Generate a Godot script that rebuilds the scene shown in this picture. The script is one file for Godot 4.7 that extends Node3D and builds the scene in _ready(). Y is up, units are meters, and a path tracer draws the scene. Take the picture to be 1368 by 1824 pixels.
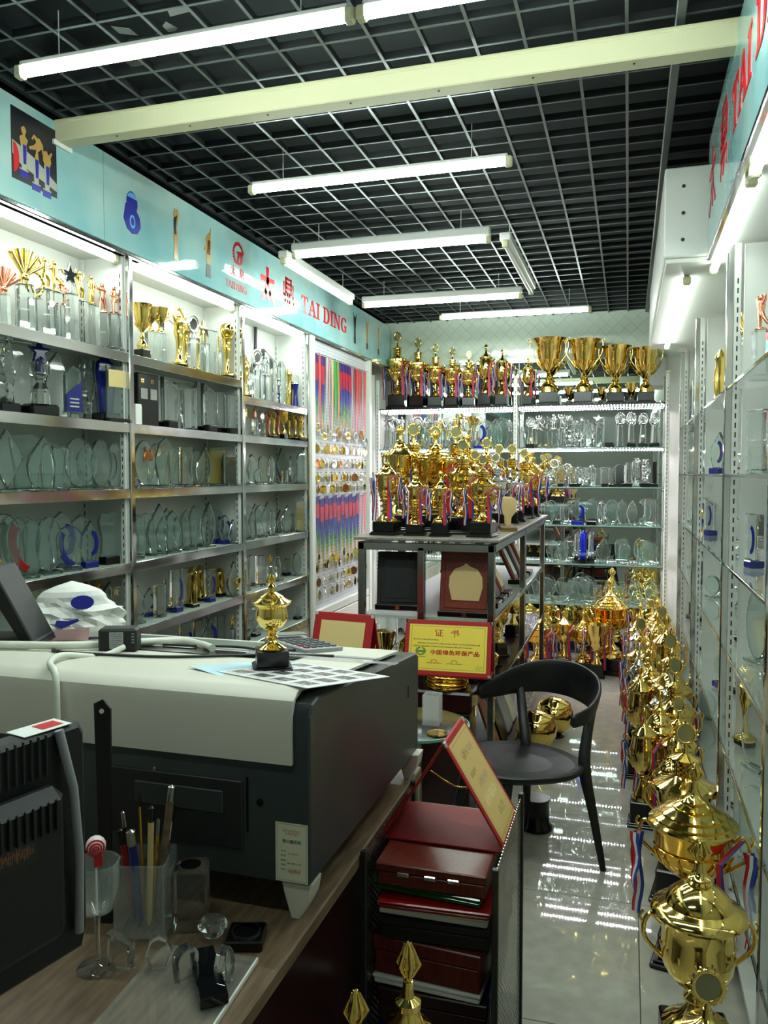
extends Node3D
# A narrow trophy shop: award cabinets on three sides, a display table, a counter with an engraving machine.

var M := {}
var used := {}
var protos := {}
var rng := RandomNumberGenerator.new()
const ORD := ["first", "second", "third", "fourth", "fifth", "sixth", "seventh", "eighth", "ninth", "tenth", "eleventh", "twelfth", "thirteenth", "fourteenth", "fifteenth", "sixteenth", "seventeenth", "eighteenth", "nineteenth", "twentieth", "twenty-first", "twenty-second", "twenty-third", "twenty-fourth", "twenty-fifth", "twenty-sixth", "twenty-seventh", "twenty-eighth", "twenty-ninth", "thirtieth", "thirty-first", "thirty-second", "thirty-third", "thirty-fourth", "thirty-fifth"]
const XL := -2.19   # front plane of the cabinets on the left
const XLB := -2.45  # their back
const XR := 0.35    # front plane of the cabinets on the right
const XRB := 0.62
const ZB := -7.25   # front of the glass shelves at the back
const ZW := -7.5    # mirror at the back
const ZF := 1.6     # wall behind the camera
const CEIL := 3.13


# ---------------------------------------------------------------- mesh building
class MB:
	var v := PackedVector3Array()
	var n := PackedVector3Array()
	var c := PackedColorArray()
	var t := PackedVector2Array()
	var i := PackedInt32Array()
	var col := Color.WHITE

	func vert(p: Vector3, nn: Vector3, uv := Vector2.ZERO) -> int:
		v.append(p); n.append(nn); c.append(col); t.append(uv)
		return v.size() - 1

	# a, b, c run counter-clockwise seen from outside
	func tri(a: Vector3, b: Vector3, d: Vector3, na := Vector3.ZERO, nb := Vector3.ZERO, nd := Vector3.ZERO) -> void:
		var f := (b - a).cross(d - a)
		if f.length_squared() < 1e-16:
			return
		f = f.normalized()
		var k := vert(a, na if na != Vector3.ZERO else f)
		vert(b, nb if nb != Vector3.ZERO else f)
		vert(d, nd if nd != Vector3.ZERO else f)
		i.append_array(PackedInt32Array([k, k + 2, k + 1]))

	func quad(a: Vector3, b: Vector3, d: Vector3, e: Vector3, out := Vector3.ZERO) -> void:
		if out != Vector3.ZERO and (b - a).cross(d - a).dot(out) < 0:
			tri(a, e, d); tri(a, d, b)
		else:
			tri(a, b, d); tri(a, d, e)

	func box(o: Vector3, s: Vector3, b := 0.0) -> void:
		var h := s / 2
		if b <= 0.0:
			for ax in 3:
				for sg in [-1.0, 1.0]:
					var nn := Vector3.ZERO
					nn[ax] = sg
					var p := []
					for q in [[-1, -1], [1, -1], [1, 1], [-1, 1]]:
						var w := Vector3.ZERO
						w[ax] = sg * h[ax]; w[(ax + 1) % 3] = q[0] * h[(ax + 1) % 3]; w[(ax + 2) % 3] = q[1] * h[(ax + 2) % 3]
						p.append(o + w)
					quad(p[0], p[1], p[2], p[3], nn)
			return
		b = minf(b, minf(h.x, minf(h.y, h.z)) * 0.9)
		var P := func(sx, sy, sz, ax):
			var w := Vector3(sx * (h.x - b), sy * (h.y - b), sz * (h.z - b))
			w[ax] = [sx, sy, sz][ax] * h[ax]
			return o + w
		for ax in 3:
			for sg in [-1, 1]:
				var p := []
				for q in [[-1, -1], [1, -1], [1, 1], [-1, 1]]:
					var s3 := [0, 0, 0]
					s3[ax] = sg; s3[(ax + 1) % 3] = q[0]; s3[(ax + 2) % 3] = q[1]
					p.append(P.call(s3[0], s3[1], s3[2], ax))
				var nn := Vector3.ZERO
				nn[ax] = sg
				quad(p[0], p[1], p[2], p[3], nn)
		for ax in 3:
			var a1 := (ax + 1) % 3
			var a2 := (ax + 2) % 3
			for s1 in [-1, 1]:
				for s2 in [-1, 1]:
					var e := [0, 0, 0]
					var f := [0, 0, 0]
					e[ax] = -1; f[ax] = 1
					e[a1] = s1; f[a1] = s1; e[a2] = s2; f[a2] = s2
					var nn := Vector3.ZERO
					nn[a1] = s1; nn[a2] = s2
					quad(P.call(e[0], e[1], e[2], a1), P.call(f[0], f[1], f[2], a1), P.call(f[0], f[1], f[2], a2), P.call(e[0], e[1], e[2], a2), nn)
		for sx in [-1, 1]:
			for sy in [-1, 1]:
				for sz in [-1, 1]:
					var a: Vector3 = P.call(sx, sy, sz, 0)
					var b1: Vector3 = P.call(sx, sy, sz, 1)
					var d: Vector3 = P.call(sx, sy, sz, 2)
					if (b1 - a).cross(d - a).dot(Vector3(sx, sy, sz)) < 0:
						tri(a, d, b1)
					else:
						tri(a, b1, d)

	# profile: [radius, height] pairs from bottom to top; flat = facets round the axis; turn = twist in radians over the height
	func lathe(pr: Array, seg := 20, flat := false, o := Vector3.ZERO, turn := 0.0, sx := 1.0, sz := 1.0, phase := 0.0) -> void:
		var m := pr.size()
		var sn := []
		for k in m - 1:
			var d := Vector2(pr[k + 1][0] - pr[k][0], pr[k + 1][1] - pr[k][1])
			sn.append(Vector2(d.y, -d.x).normalized() if d.length() > 1e-7 else Vector2.RIGHT)
		for k in m - 1:
			var n0: Vector2 = sn[k]
			var n1: Vector2 = sn[k]
			if k > 0 and sn[k - 1].dot(sn[k]) > 0.7:
				n0 = (sn[k - 1] + sn[k]).normalized()
			if k < m - 2 and sn[k + 1].dot(sn[k]) > 0.7:
				n1 = (sn[k + 1] + sn[k]).normalized()
			var ph0 := phase + turn * k / float(m)
			var ph1 := phase + turn * (k + 1) / float(m)
			for s in seg:
				var a0 := TAU * s / seg
				var a1 := TAU * (s + 1) / seg
				var A := o + Vector3(cos(a0 + ph0) * pr[k][0] * sx, pr[k][1], sin(a0 + ph0) * pr[k][0] * sz)
				var B := o + Vector3(cos(a1 + ph0) * pr[k][0] * sx, pr[k][1], sin(a1 + ph0) * pr[k][0] * sz)
				var C := o + Vector3(cos(a1 + ph1) * pr[k + 1][0] * sx, pr[k + 1][1], sin(a1 + ph1) * pr[k + 1][0] * sz)
				var D := o + Vector3(cos(a0 + ph1) * pr[k + 1][0] * sx, pr[k + 1][1], sin(a0 + ph1) * pr[k + 1][0] * sz)
				if flat:
					tri(A, D, C); tri(A, C, B)
				else:
					var f := func(w: Vector2, a: float): return Vector3(cos(a) * w.x, w.y, sin(a) * w.x)
					tri(A, D, C, f.call(n0, a0), f.call(n1, a0), f.call(n1, a1))
					tri(A, C, B, f.call(n0, a0), f.call(n1, a1), f.call(n0, a1))

	func tube(pts: Array, r, seg := 8) -> void:
		var rings := []
		var up := Vector3.UP
		for k in pts.size():
			var d: Vector3 = (pts[mini(k + 1, pts.size() - 1)] - pts[maxi(k - 1, 0)]).normalized()
			if absf(d.dot(up)) > 0.95:
				up = Vector3.RIGHT if absf(d.x) < 0.9 else Vector3.FORWARD
			var s := d.cross(up).normalized()
			up = s.cross(d).normalized()
			var rr: float = r[k] if r is Array else r
			var ring := []
			for j in seg:
				var a := TAU * j / seg
				ring.append([pts[k] + (s * cos(a) + up * sin(a)) * rr, s * cos(a) + up * sin(a)])
			rings.append(ring)
		for k in pts.size() - 1:
			for j in seg:
				var q := (j + 1) % seg
				var A = rings[k][j]; var B = rings[k][q]; var C = rings[k + 1][q]; var D = rings[k + 1][j]
				tri(A[0], C[0], B[0], A[1], C[1], B[1])
				tri(A[0], D[0], C[0], A[1], D[1], C[1])
		for e in [[0, true], [pts.size() - 1, false]]:
			for j in seg:
				var a: Vector3 = rings[e[0]][j][0]
				var b: Vector3 = rings[e[0]][(j + 1) % seg][0]
				if e[1]:
					tri(pts[e[0]], a, b)
				else:
					tri(pts[e[0]], b, a)

	func ball(o: Vector3, r: float, seg := 12, sy := 1.0) -> void:
		var pr := []
		for k in seg / 2 + 1:
			var a := PI * k / (seg / 2) - PI / 2
			pr.append([cos(a) * r, sin(a) * r * sy])
		lathe(pr, seg, false, o)

	# outline in x/y, thick in z from z0 to z1, its rims chamfered by b
	func prism(poly: PackedVector2Array, z0: float, z1: float, b := 0.0) -> void:
		if not Geometry2D.is_polygon_clockwise(poly):
			pass
		else:
			poly = poly.duplicate(); poly.reverse()
		var m := poly.size()
		var inner := PackedVector2Array()
		for k in m:
			var e0 := (poly[k] - poly[(k + m - 1) % m]).normalized()
			var e1 := (poly[(k + 1) % m] - poly[k]).normalized()
			var off := Vector2(-e0.y, e0.x) + Vector2(-e1.y, e1.x)
			inner.append(poly[k] + (off.normalized() * b / maxf(0.5, sqrt((1.0 + e0.dot(e1)) / 2)) if b > 0 and off.length() > 0.01 else Vector2.ZERO))
		var ix := Geometry2D.triangulate_polygon(inner)
		for k in range(0, ix.size(), 3):
			var A := inner[ix[k]]; var B := inner[ix[k + 1]]; var C := inner[ix[k + 2]]
			if (B - A).cross(C - A) < 0:
				var sw := B
				B = C; C = sw
			tri(Vector3(A.x, A.y, z1), Vector3(B.x, B.y, z1), Vector3(C.x, C.y, z1))
			tri(Vector3(A.x, A.y, z0), Vector3(C.x, C.y, z0), Vector3(B.x, B.y, z0))
		for k in m:
			var p := poly[k]; var q := poly[(k + 1) % m]
			var ip := inner[k]; var iq := inner[(k + 1) % m]
			var e := (q - p).normalized()
			var pe := (p - poly[(k + m - 1) % m]).normalized()
			var qe := (poly[(k + 2) % m] - q).normalized()
			var nn := Vector3(e.y, -e.x, 0)
			var np := (nn + Vector3(pe.y, -pe.x, 0)).normalized() if pe.dot(e) > 0.85 else nn
			var nq := (nn + Vector3(qe.y, -qe.x, 0)).normalized() if qe.dot(e) > 0.85 else nn
			var a := Vector3(p.x, p.y, z0 + b); var a2 := Vector3(p.x, p.y, z1 - b)
			var d := Vector3(q.x, q.y, z0 + b); var d2 := Vector3(q.x, q.y, z1 - b)
			tri(a, d, d2, np, nq, nq); tri(a, d2, a2, np, nq, np)
			if b > 0:
				quad(a2, d2, Vector3(iq.x, iq.y, z1), Vector3(ip.x, ip.y, z1), nn + Vector3.BACK)
				quad(a, d, Vector3(iq.x, iq.y, z0), Vector3(ip.x, ip.y, z0), nn + Vector3.FORWARD)

	# a band of cloth: points along it, the direction across it, coloured lanes
	func band(pts: Array, across: Array, th: float, lanes: Array) -> void:
		var lc := lanes.size()
		for k in pts.size() - 1:
			for l in lc:
				col = lanes[l]
				var f0 := l / float(lc) - 0.5
				var f1 := (l + 1) / float(lc) - 0.5
				var dn: Vector3 = across[k].cross(pts[k + 1] - pts[k]).normalized() * th / 2
				var A: Vector3 = pts[k] + across[k] * f0
				var B: Vector3 = pts[k] + across[k] * f1
				var C: Vector3 = pts[k + 1] + across[k + 1] * f1
				var D: Vector3 = pts[k + 1] + across[k + 1] * f0
				quad(A + dn, B + dn, C + dn, D + dn, dn)
				quad(A - dn, B - dn, C - dn, D - dn, -dn)
				if l == 0:
					quad(A + dn, D + dn, D - dn, A - dn, -across[k])
				if l == lc - 1:
					quad(B + dn, C + dn, C - dn, B - dn, across[k])
		col = Color.WHITE

	# a bar of rounded section: points along it, its two half-axes at each point
	func loft(pts: Array, A: Array, B: Array, seg := 14) -> void:
		var rings := []
		for k in pts.size():
			var ring := []
			for j in seg:
				var a := TAU * j / seg
				var ca := cos(a)
				var sa := sin(a)
				ca = signf(ca) * pow(absf(ca), 0.6)
				sa = signf(sa) * pow(absf(sa), 0.6)
				var nn: Vector3 = (A[k] / A[k].length_squared() * cos(a) + B[k] / B[k].length_squared() * sin(a)).normalized()
				ring.append([pts[k] + A[k] * ca + B[k] * sa, nn])
			rings.append(ring)
		for k in pts.size() - 1:
			var flip: bool = A[k].cross(B[k]).dot(pts[k + 1] - pts[k]) < 0
			for j in seg:
				var q := (j + 1) % seg
				var a = rings[k][j]; var b = rings[k][q]; var d = rings[k + 1][q]; var e = rings[k + 1][j]
				if flip:
					tri(a[0], d[0], b[0], a[1], d[1], b[1]); tri(a[0], e[0], d[0], a[1], e[1], d[1])
				else:
					tri(a[0], b[0], d[0], a[1], b[1], d[1]); tri(a[0], d[0], e[0], a[1], d[1], e[1])
		for e in [0, pts.size() - 1]:
			var out: Vector3 = pts[0] - pts[1] if e == 0 else pts[-1] - pts[-2]
			for j in seg:
				var a: Vector3 = rings[e][j][0]
				var b: Vector3 = rings[e][(j + 1) % seg][0]
				if (a - pts[e]).cross(b - pts[e]).dot(out) > 0:
					tri(pts[e], a, b)
				else:
					tri(pts[e], b, a)

	func done() -> ArrayMesh:
		var a := []
		a.resize(Mesh.ARRAY_MAX)
		a[Mesh.ARRAY_VERTEX] = v; a[Mesh.ARRAY_NORMAL] = n; a[Mesh.ARRAY_COLOR] = c; a[Mesh.ARRAY_TEX_UV] = t; a[Mesh.ARRAY_INDEX] = i
		var m := ArrayMesh.new()
		m.add_surface_from_arrays(Mesh.PRIMITIVE_TRIANGLES, a)
		return m


func bxm(s: Vector3, b := 0.0, o := Vector3.ZERO) -> ArrayMesh:
	var m := MB.new()
	m.box(o, s, b)
	return m.done()


func lath(pr: Array, seg := 20, flat := false) -> ArrayMesh:
	var m := MB.new()
	m.lathe(pr, seg, flat)
	return m.done()


func tubem(pts: Array, r, seg := 8) -> ArrayMesh:
	var m := MB.new()
	m.tube(pts, r, seg)
	return m.done()


func prism(poly: PackedVector2Array, z0: float, z1: float, b := 0.0) -> ArrayMesh:
	var m := MB.new()
	m.prism(poly, z0, z1, b)
	return m.done()


func poly(a: Array) -> PackedVector2Array:
	var p := PackedVector2Array()
	for k in range(0, a.size(), 2):
		p.append(Vector2(a[k], a[k + 1]))
	return p


func smooth(p: Array, steps := 6) -> Array:
	var o := []
	for k in p.size() - 1:
		var a = p[maxi(k - 1, 0)]; var b = p[k]; var d = p[k + 1]; var e = p[mini(k + 2, p.size() - 1)]
		for s in steps:
			o.append(b.cubic_interpolate(d, a, e, s / float(steps)))
	o.append(p[-1])
	return o


# ---------------------------------------------------------------- nodes
func numbered(s: String) -> String:
	var k: int = used.get(s, 0)
	used[s] = k + 1
	return s if k == 0 else "%s_%03d" % [s, k]


func put(o: Node3D, called: String, label: String, category: String, group := "") -> Node3D:
	o.name = numbered(called)
	add_child(o)
	o.set_meta("label", label)
	o.set_meta("category", category)
	if group:
		o.set_meta("group", group)
	return o


func thing(called: String, label: String, category: String, at := Vector3.ZERO, turn := 0.0, group := "") -> Node3D:
	var o := put(Node3D.new(), called, label, category, group)
	o.position = at
	o.rotation.y = turn
	return o


func part(p: Node3D, called: String, mesh: Mesh, mat: Material, at := Vector3.ZERO, label := "") -> MeshInstance3D:
	var o := MeshInstance3D.new()
	o.name = called
	o.mesh = mesh
	o.material_override = mat
	o.position = at
	if label:
		o.set_meta("label", label)
	p.add_child(o, true)
	return o


func shell(called: String, mesh: Mesh, mat: Material, at := Vector3.ZERO) -> MeshInstance3D:
	var o := part(self, called, mesh, mat, at)
	o.set_meta("kind", "structure")
	return o


# ---------------------------------------------------------------- materials
func mat(key: String, c: Color, rough := 0.5, metal := 0.0) -> StandardMaterial3D:
	var m := StandardMaterial3D.new()
	m.albedo_color = c
	m.roughness = rough
	m.metallic = metal
	m.resource_name = key
	M[key] = m
	return m


func glass(key: String, c: Color, a := 0.03, ior := 0.05) -> void:
	var m := mat(key, Color(c.r, c.g, c.b, a), 0.0)
	m.transparency = BaseMaterial3D.TRANSPARENCY_ALPHA
	m.refraction_enabled = true
	m.refraction_scale = ior


func noise_tex(f: float, c0: Color, c1: Color, size := 256, oct := 4, normal := false) -> NoiseTexture2D:
	var t := NoiseTexture2D.new()
	var nz := FastNoiseLite.new()
	nz.seed = int(f * 1000) % 97 + 3
	nz.frequency = f
	nz.fractal_octaves = oct
	t.noise = nz
	t.width = size; t.height = size
	t.seamless = true
	if normal:
		t.as_normal_map = true
		t.bump_strength = 2.0
	else:
		var g := Gradient.new()
		g.set_color(0, c0); g.set_color(1, c1)
		t.color_ramp = g
	return t


func glow(key: String, c: Color, e: float) -> void:
	var m := mat(key, Color(0.9, 0.9, 0.9), 0.4)
	m.emission_enabled = true
	m.emission = c
	m.emission_energy_multiplier = e


func materials() -> void:
	mat("gold", Color(0.94, 0.82, 0.46), 0.09, 1.0)
	mat("amber", Color(0.95, 0.75, 0.30), 0.10, 1.0)
	mat("rose", Color(0.93, 0.62, 0.50), 0.18, 1.0)
	mat("silver", Color(0.90, 0.90, 0.90), 0.10, 1.0)
	mat("bronze", Color(0.62, 0.42, 0.26), 0.25, 1.0)
	mat("chrome", Color(0.80, 0.80, 0.79), 0.10, 1.0)
	mat("steel", Color(0.62, 0.62, 0.60), 0.22, 1.0)
	mat("mirror", Color(0.88, 0.92, 0.90), 0.0, 1.0)
	glass("crystal", Color(0.97, 0.99, 0.985), 0.02)
	glass("plate", Color(0.90, 0.965, 0.945), 0.03)
	glass("blueglass", Color(0.12, 0.22, 0.85), 0.25)
	glass("darkglass", Color(0.10, 0.11, 0.12), 0.4)
	var p := mat("pane", Color(0.9, 0.97, 0.95, 0.08), 0.02)
	p.transparency = BaseMaterial3D.TRANSPARENCY_ALPHA
	var f := mat("film", Color(0.95, 0.95, 0.95, 0.25), 0.15)
	f.transparency = BaseMaterial3D.TRANSPARENCY_ALPHA
	mat("glassedge", Color(0.45, 0.62, 0.58), 0.08)
	mat("black", Color(0.025, 0.025, 0.028), 0.22)
	mat("blackmat", Color(0.035, 0.038, 0.04), 0.55)
	mat("chairblack", Color(0.03, 0.033, 0.036), 0.5)
	mat("blue", Color(0.07, 0.11, 0.42), 0.12)
	mat("yellow", Color(0.72, 0.56, 0.12), 0.2)
	mat("green", Color(0.06, 0.33, 0.14), 0.12)
	mat("red", Color(0.52, 0.05, 0.06), 0.15)
	mat("cabwhite", Color(0.76, 0.77, 0.75), 0.45)
	mat("shopfront", Color(0.55, 0.55, 0.52), 0.4)
	mat("paint", Color(0.82, 0.83, 0.80), 0.4)
	mat("cream", Color(0.80, 0.79, 0.65), 0.5)
	mat("shelfwhite", Color(0.60, 0.64, 0.60), 0.35)
	mat("slot", Color(0.10, 0.10, 0.10), 0.6)
	mat("plastic", Color(0.86, 0.86, 0.84), 0.35)
	mat("offwhite", Color(0.78, 0.77, 0.72), 0.4)
	mat("machinegrey", Color(0.17, 0.20, 0.20), 0.38)
	mat("machinedark", Color(0.09, 0.105, 0.11), 0.42)
	mat("paper", Color(0.88, 0.89, 0.88), 0.6)
	mat("redvelvet", Color(0.62, 0.03, 0.05), 0.6)
	mat("certgold", Color(0.83, 0.74, 0.50), 0.35)
	mat("satin", Color(0.92, 0.80, 0.58), 0.28, 0.35)
	mat("pale", Color(0.78, 0.80, 0.72), 0.35)
	mat("redprint", Color(0.80, 0.07, 0.12), 0.3)
	mat("darkprint", Color(0.10, 0.10, 0.14), 0.3)
	mat("goldprint", Color(0.72, 0.56, 0.28), 0.3)
	mat("blueprint", Color(0.08, 0.12, 0.60), 0.3)
	mat("skyprint", Color(0.40, 0.66, 0.90), 0.3)
	mat("paleblue", Color(0.70, 0.82, 0.88), 0.4)
	mat("greyprint", Color(0.66, 0.66, 0.60), 0.3)
	mat("voidblack", Color(0.13, 0.17, 0.18), 0.8)
	mat("medallion", Color(0.55, 0.55, 0.42), 0.3, 0.5)
	mat("backpanel", Color(0.80, 0.85, 0.80), 0.08)
	mat("bardark", Color(0.07, 0.085, 0.09), 0.5)
	mat("barlight", Color(0.32, 0.35, 0.35), 0.4, 0.2)
	mat("foil", Color(0.55, 0.57, 0.55), 0.35, 0.5)
	mat("ltgrey", Color(0.55, 0.56, 0.57), 0.45)
	mat("key", Color(0.28, 0.29, 0.31), 0.5)
	mat("keyred", Color(0.45, 0.12, 0.18), 0.5)
	mat("lcd", Color(0.40, 0.44, 0.40), 0.3)
	mat("cableblack", Color(0.04, 0.04, 0.045), 0.5)
	mat("cablewhite", Color(0.82, 0.83, 0.78), 0.4)
	mat("sugar", Color(0.85, 0.80, 0.80), 0.25)
	var cloth := mat("cloth", Color.WHITE, 0.55)
	cloth.vertex_color_use_as_albedo = true
	var wood := mat("wood", Color.WHITE, 0.4)
	wood.albedo_texture = noise_tex(0.03, Color(0.34, 0.27, 0.20), Color(0.50, 0.42, 0.33))
	wood.uv1_triplanar = true
	wood.uv1_scale = Vector3(6, 6, 0.8)
	var rw := mat("redwood", Color.WHITE, 0.3)
	rw.albedo_texture = noise_tex(0.035, Color(0.30, 0.09, 0.06), Color(0.44, 0.16, 0.11))
	rw.uv1_triplanar = true
	rw.uv1_scale = Vector3(8, 1.5, 8)
	var bw := mat("brownframe", Color.WHITE, 0.35)
	bw.albedo_texture = noise_tex(0.04, Color(0.40, 0.16, 0.11), Color(0.52, 0.23, 0.16))
	bw.uv1_triplanar = true
	bw.uv1_scale = Vector3(6, 6, 6)
	var dw := mat("darkwood", Color.WHITE, 0.25)
	dw.albedo_texture = noise_tex(0.045, Color(0.10, 0.03, 0.03), Color(0.19, 0.06, 0.055))
	dw.uv1_triplanar = true
	dw.uv1_scale = Vector3(3, 8, 8)
	for k in 3:
		var tile := mat("tile%d" % k, Color.WHITE, 0.025)
		tile.albedo_texture = noise_tex(0.02 + 0.006 * k, Color(0.57, 0.56, 0.52), Color(0.64, 0.63, 0.59))
		tile.uv1_triplanar = true
		tile.uv1_scale = Vector3(1.3, 1.3, 1.3)
	mat("grout", Color(0.30, 0.30, 0.28), 0.7)
	var sign_ := mat("signprint", Color.WHITE, 0.06)
	sign_.albedo_texture = noise_tex(0.006, Color(0.50, 0.71, 0.74), Color(0.73, 0.83, 0.80), 512, 3)
	sign_.uv1_triplanar = true
	sign_.uv1_scale = Vector3(0.55, 0.55, 0.55)
	sign_.normal_enabled = true
	sign_.normal_texture = noise_tex(0.05, Color.BLACK, Color.WHITE, 256, 3, true)
	sign_.normal_scale = 0.03
	var scuff := mat("scuffed", Color.WHITE, 0.35)
	scuff.albedo_texture = noise_tex(0.06, Color(0.42, 0.40, 0.37), Color(0.54, 0.52, 0.48))
	scuff.uv1_triplanar = true
	glow("tubeglow", Color(0.93, 1.0, 0.96), 42.0)
	glow("dimtubeglow", Color(0.95, 1.0, 0.97), 11.0)
	glow("ledglow", Color(1.0, 0.95, 1.0), 260.0)
	var peg := mat("pegboard", Color.WHITE, 0.4)
	peg.albedo_texture = ImageTexture.create_from_image(peg_image())
	peg.uv1_triplanar = true
	peg.uv1_scale = Vector3(38, 38, 38)
	var net := mat("netting", Color.WHITE, 0.3, 1.0)
	var im := Image.create(64, 64, false, Image.FORMAT_RGBA8)
	for y in 64:
		for x in 64:
			var q := ((x + y) % 32 < 11) or ((x - y + 64) % 32 < 11)
			im.set_pixel(x, y, Color(0.62, 0.62, 0.60, 1.0 if q else 0.0))
	net.albedo_texture = ImageTexture.create_from_image(im)
	net.transparency = BaseMaterial3D.TRANSPARENCY_ALPHA_SCISSOR
	net.alpha_scissor_threshold = 0.5
	net.uv1_triplanar = true
	net.uv1_scale = Vector3(28, 28, 28)


func peg_image() -> Image:
	var im := Image.create(32, 32, false, Image.FORMAT_RGBA8)
	im.fill(Color(0.78, 0.79, 0.81))
	for y in 32:
		for x in 32:
			if Vector2(x - 15.5, y - 15.5).length() < 4.6:
				im.set_pixel(x, y, Color(0.30, 0.31, 0.33))
	return im


# ---------------------------------------------------------------- lettering
const GLYPH := {
	"太": "1,6.5 9,6.8;5,9.5 4.8,6 3.5,3 1,.7;5,6.3 6.5,3 9.3,.8;4.3,2.4 5.4,1.2",
	"鼎": "3,9.6 3,5.4;7,9.6 7,5.4;3,9.6 7,9.6;3,8.2 7,8.2;3,6.8 7,6.8;3,5.4 7,5.4;1.5,8 1.5,4.6 4.3,4.6;8.5,8 8.5,4.6 5.7,4.6;4.3,5 4.3,.5;5.7,5 5.7,.5;4.3,2.8 1.2,2.8;2.4,4.4 2.4,2.8 1.2,.6;5.7,2.8 8.8,2.8 8.8,.6",
	"证": "1.5,9 2.4,8;1,6.3 2.6,6.3 2.6,1.2 3.6,2.2;4.3,8.6 9.3,8.6;6.8,8.6 6.8,1;6.8,5 9,5;5,5.4 5,1;4,1 9.6,1",
	"书": "2,8 7.5,8 7.5,5.8;1,5.8 9,5.8 8.6,2.8 7.4,3.2;4.8,9.6 4.8,.4;7.6,9.6 8.6,8.6",
	"中": "1.5,7.5 8.5,7.5 8.5,3.5 1.5,3.5 1.5,7.5;5,9.7 5,.3",
	"国": "1,9 9,9 9,.6 1,.6 1,9;2.8,7.3 7.2,7.3;3,5 7,5;2.6,2.6 7.4,2.6;5,7.3 5,2.6;6,4.3 6.6,3.5",
	"绿": "2.6,9.5 1.2,7 2.8,7 1,4.4 3.2,4.8;1,1.4 3.4,2.4;4.6,8.8 8.6,8.8 8.6,6;5,7.4 8.6,7.4;4.2,6 9.6,6;7,6 7,.8 6.2,1.4;4.6,4.6 5.6,3.8;4.2,1.6 6.2,3.2;9.4,4.8 8,3.6;7.4,4 9.6,1.4",
	"色": "3.6,9.6 1.4,6.8;3.2,8.6 7,8.6 6,6.8;2.2,6.8 8.4,6.8 8.4,3.8 2.2,3.8;5.2,6.8 5.2,3.8;2.2,6.8 2.2,1.2 9,1.2 9,2.6",
	"环": "1,8.6 4.2,8.6;1,5.6 4,5.6;2.6,8.6 2.6,2.4;.8,1.8 4.4,2.8;5,8.6 9.6,8.6;7.4,8.6 4.8,4;7.2,6.4 7.2,.4;7.6,5.8 9.6,3.6",
	"保": "3,9.6 1,5.8;2.2,7.6 2.2,.4;4.4,9 8.8,9 8.8,6.4 4.4,6.4 4.4,9;3.8,4.6 9.6,4.6;6.6,6.4 6.6,.4;6.4,4.4 3.8,1.4;6.8,4.4 9.6,1.4",
	"产": "5,9.8 5.4,9;1.6,8.6 8.8,8.6;3.4,8.2 4.2,6.8;7,8.2 6,6.6;1.8,6.2 9,6.2;2.4,6.2 2.2,3 .8,.4",
	"品": "3.2,9.4 6.8,9.4 6.8,6 3.2,6 3.2,9.4;.8,4.6 4.2,4.6 4.2,.8 .8,.8 .8,4.6;5.8,4.6 9.2,4.6 9.2,.8 5.8,.8 5.8,4.6",
	"激": "1,9 2,8;.8,6 1.8,5;.8,1 2,3.4;3.4,9 5.6,9 5.6,6.2 3.4,6.2 3.4,9;3.4,7.6 5.6,7.6;3,5.2 6,5.2;4.6,5.2 3,1;4.4,3.4 5.8,3.4 5.4,1;7.4,9.4 6.4,6;6.8,7.4 9.6,7.4;8.8,7.4 8,3.6 6.2,.8;7,5 9.6,.8",
	"光": "5,9.6 5,5.4;2,8.4 3,6.6;8,8.6 7,6.6;1,5.2 9,5.2;3.8,5.2 3.4,2.6 1.2,.8;6.2,5.2 6.2,1.2 9,1.2 9,2.6",
	"雕": "1.2,9 1.2,3 .6,1;1.2,9 4.8,9 4.8,1;2,7 4,7;2,5.4 4,5.4;3,9 3,5.4;2,4 4,4 4,2.2 2,2.2 2,4;6.6,9.6 5.4,6.6;6.2,7.8 6.2,.8;6.2,7.6 9.4,7.6;6.2,5.4 9.2,5.4;6.2,3.2 9.2,3.2;6.2,1 9.6,1;7.8,7.6 7.8,1",
	"刻": "3,9.8 3.4,9;1,8.4 6,8.4;3.4,8.4 1.6,6 4.6,6;4.8,6.8 1,2.6;4.8,4.4 1,.8;3.6,2.6 5.4,1;7.2,8.4 7.2,3;9,9.6 9,.8 8,1.4",
	"机": "2.6,9.6 2.6,.4;.8,7 4.4,7;2.6,6.6 .8,3;2.6,5.8 4.2,4.4;5.4,8.8 5.4,3.8 4.4,.6;5.4,8.8 8,8.8 8,1.2 9.4,1.2 9.4,2.6",
}


func strokes(ch: String) -> Array:
	var o := []
	for s in GLYPH[ch].split(";"):
		var line := []
		for p in s.split(" "):
			var q = p.split(",")
			line.append(Vector2(float(q[0]), float(q[1])) / 10.0)
		o.append(line)
	return o


# brush strokes as thin raised shapes, for the lettering on the signs
func glyph_mesh(ch: String, size: float, thick: float) -> ArrayMesh:
	var m := MB.new()
	for line in strokes(ch):
		for k in line.size() - 1:
			var a: Vector2 = line[k] * size
			var b: Vector2 = line[k + 1] * size
			var d := (b - a).normalized()
			var s := Vector2(-d.y, d.x) * thick * 0.5
			m.prism(PackedVector2Array([a - s - d * thick * 0.4, b - s * 0.7 + d * thick * 0.4, b + s * 0.7 + d * thick * 0.4, a + s - d * thick * 0.4]), 0.0, 0.0015)
	return m.done()


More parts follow.
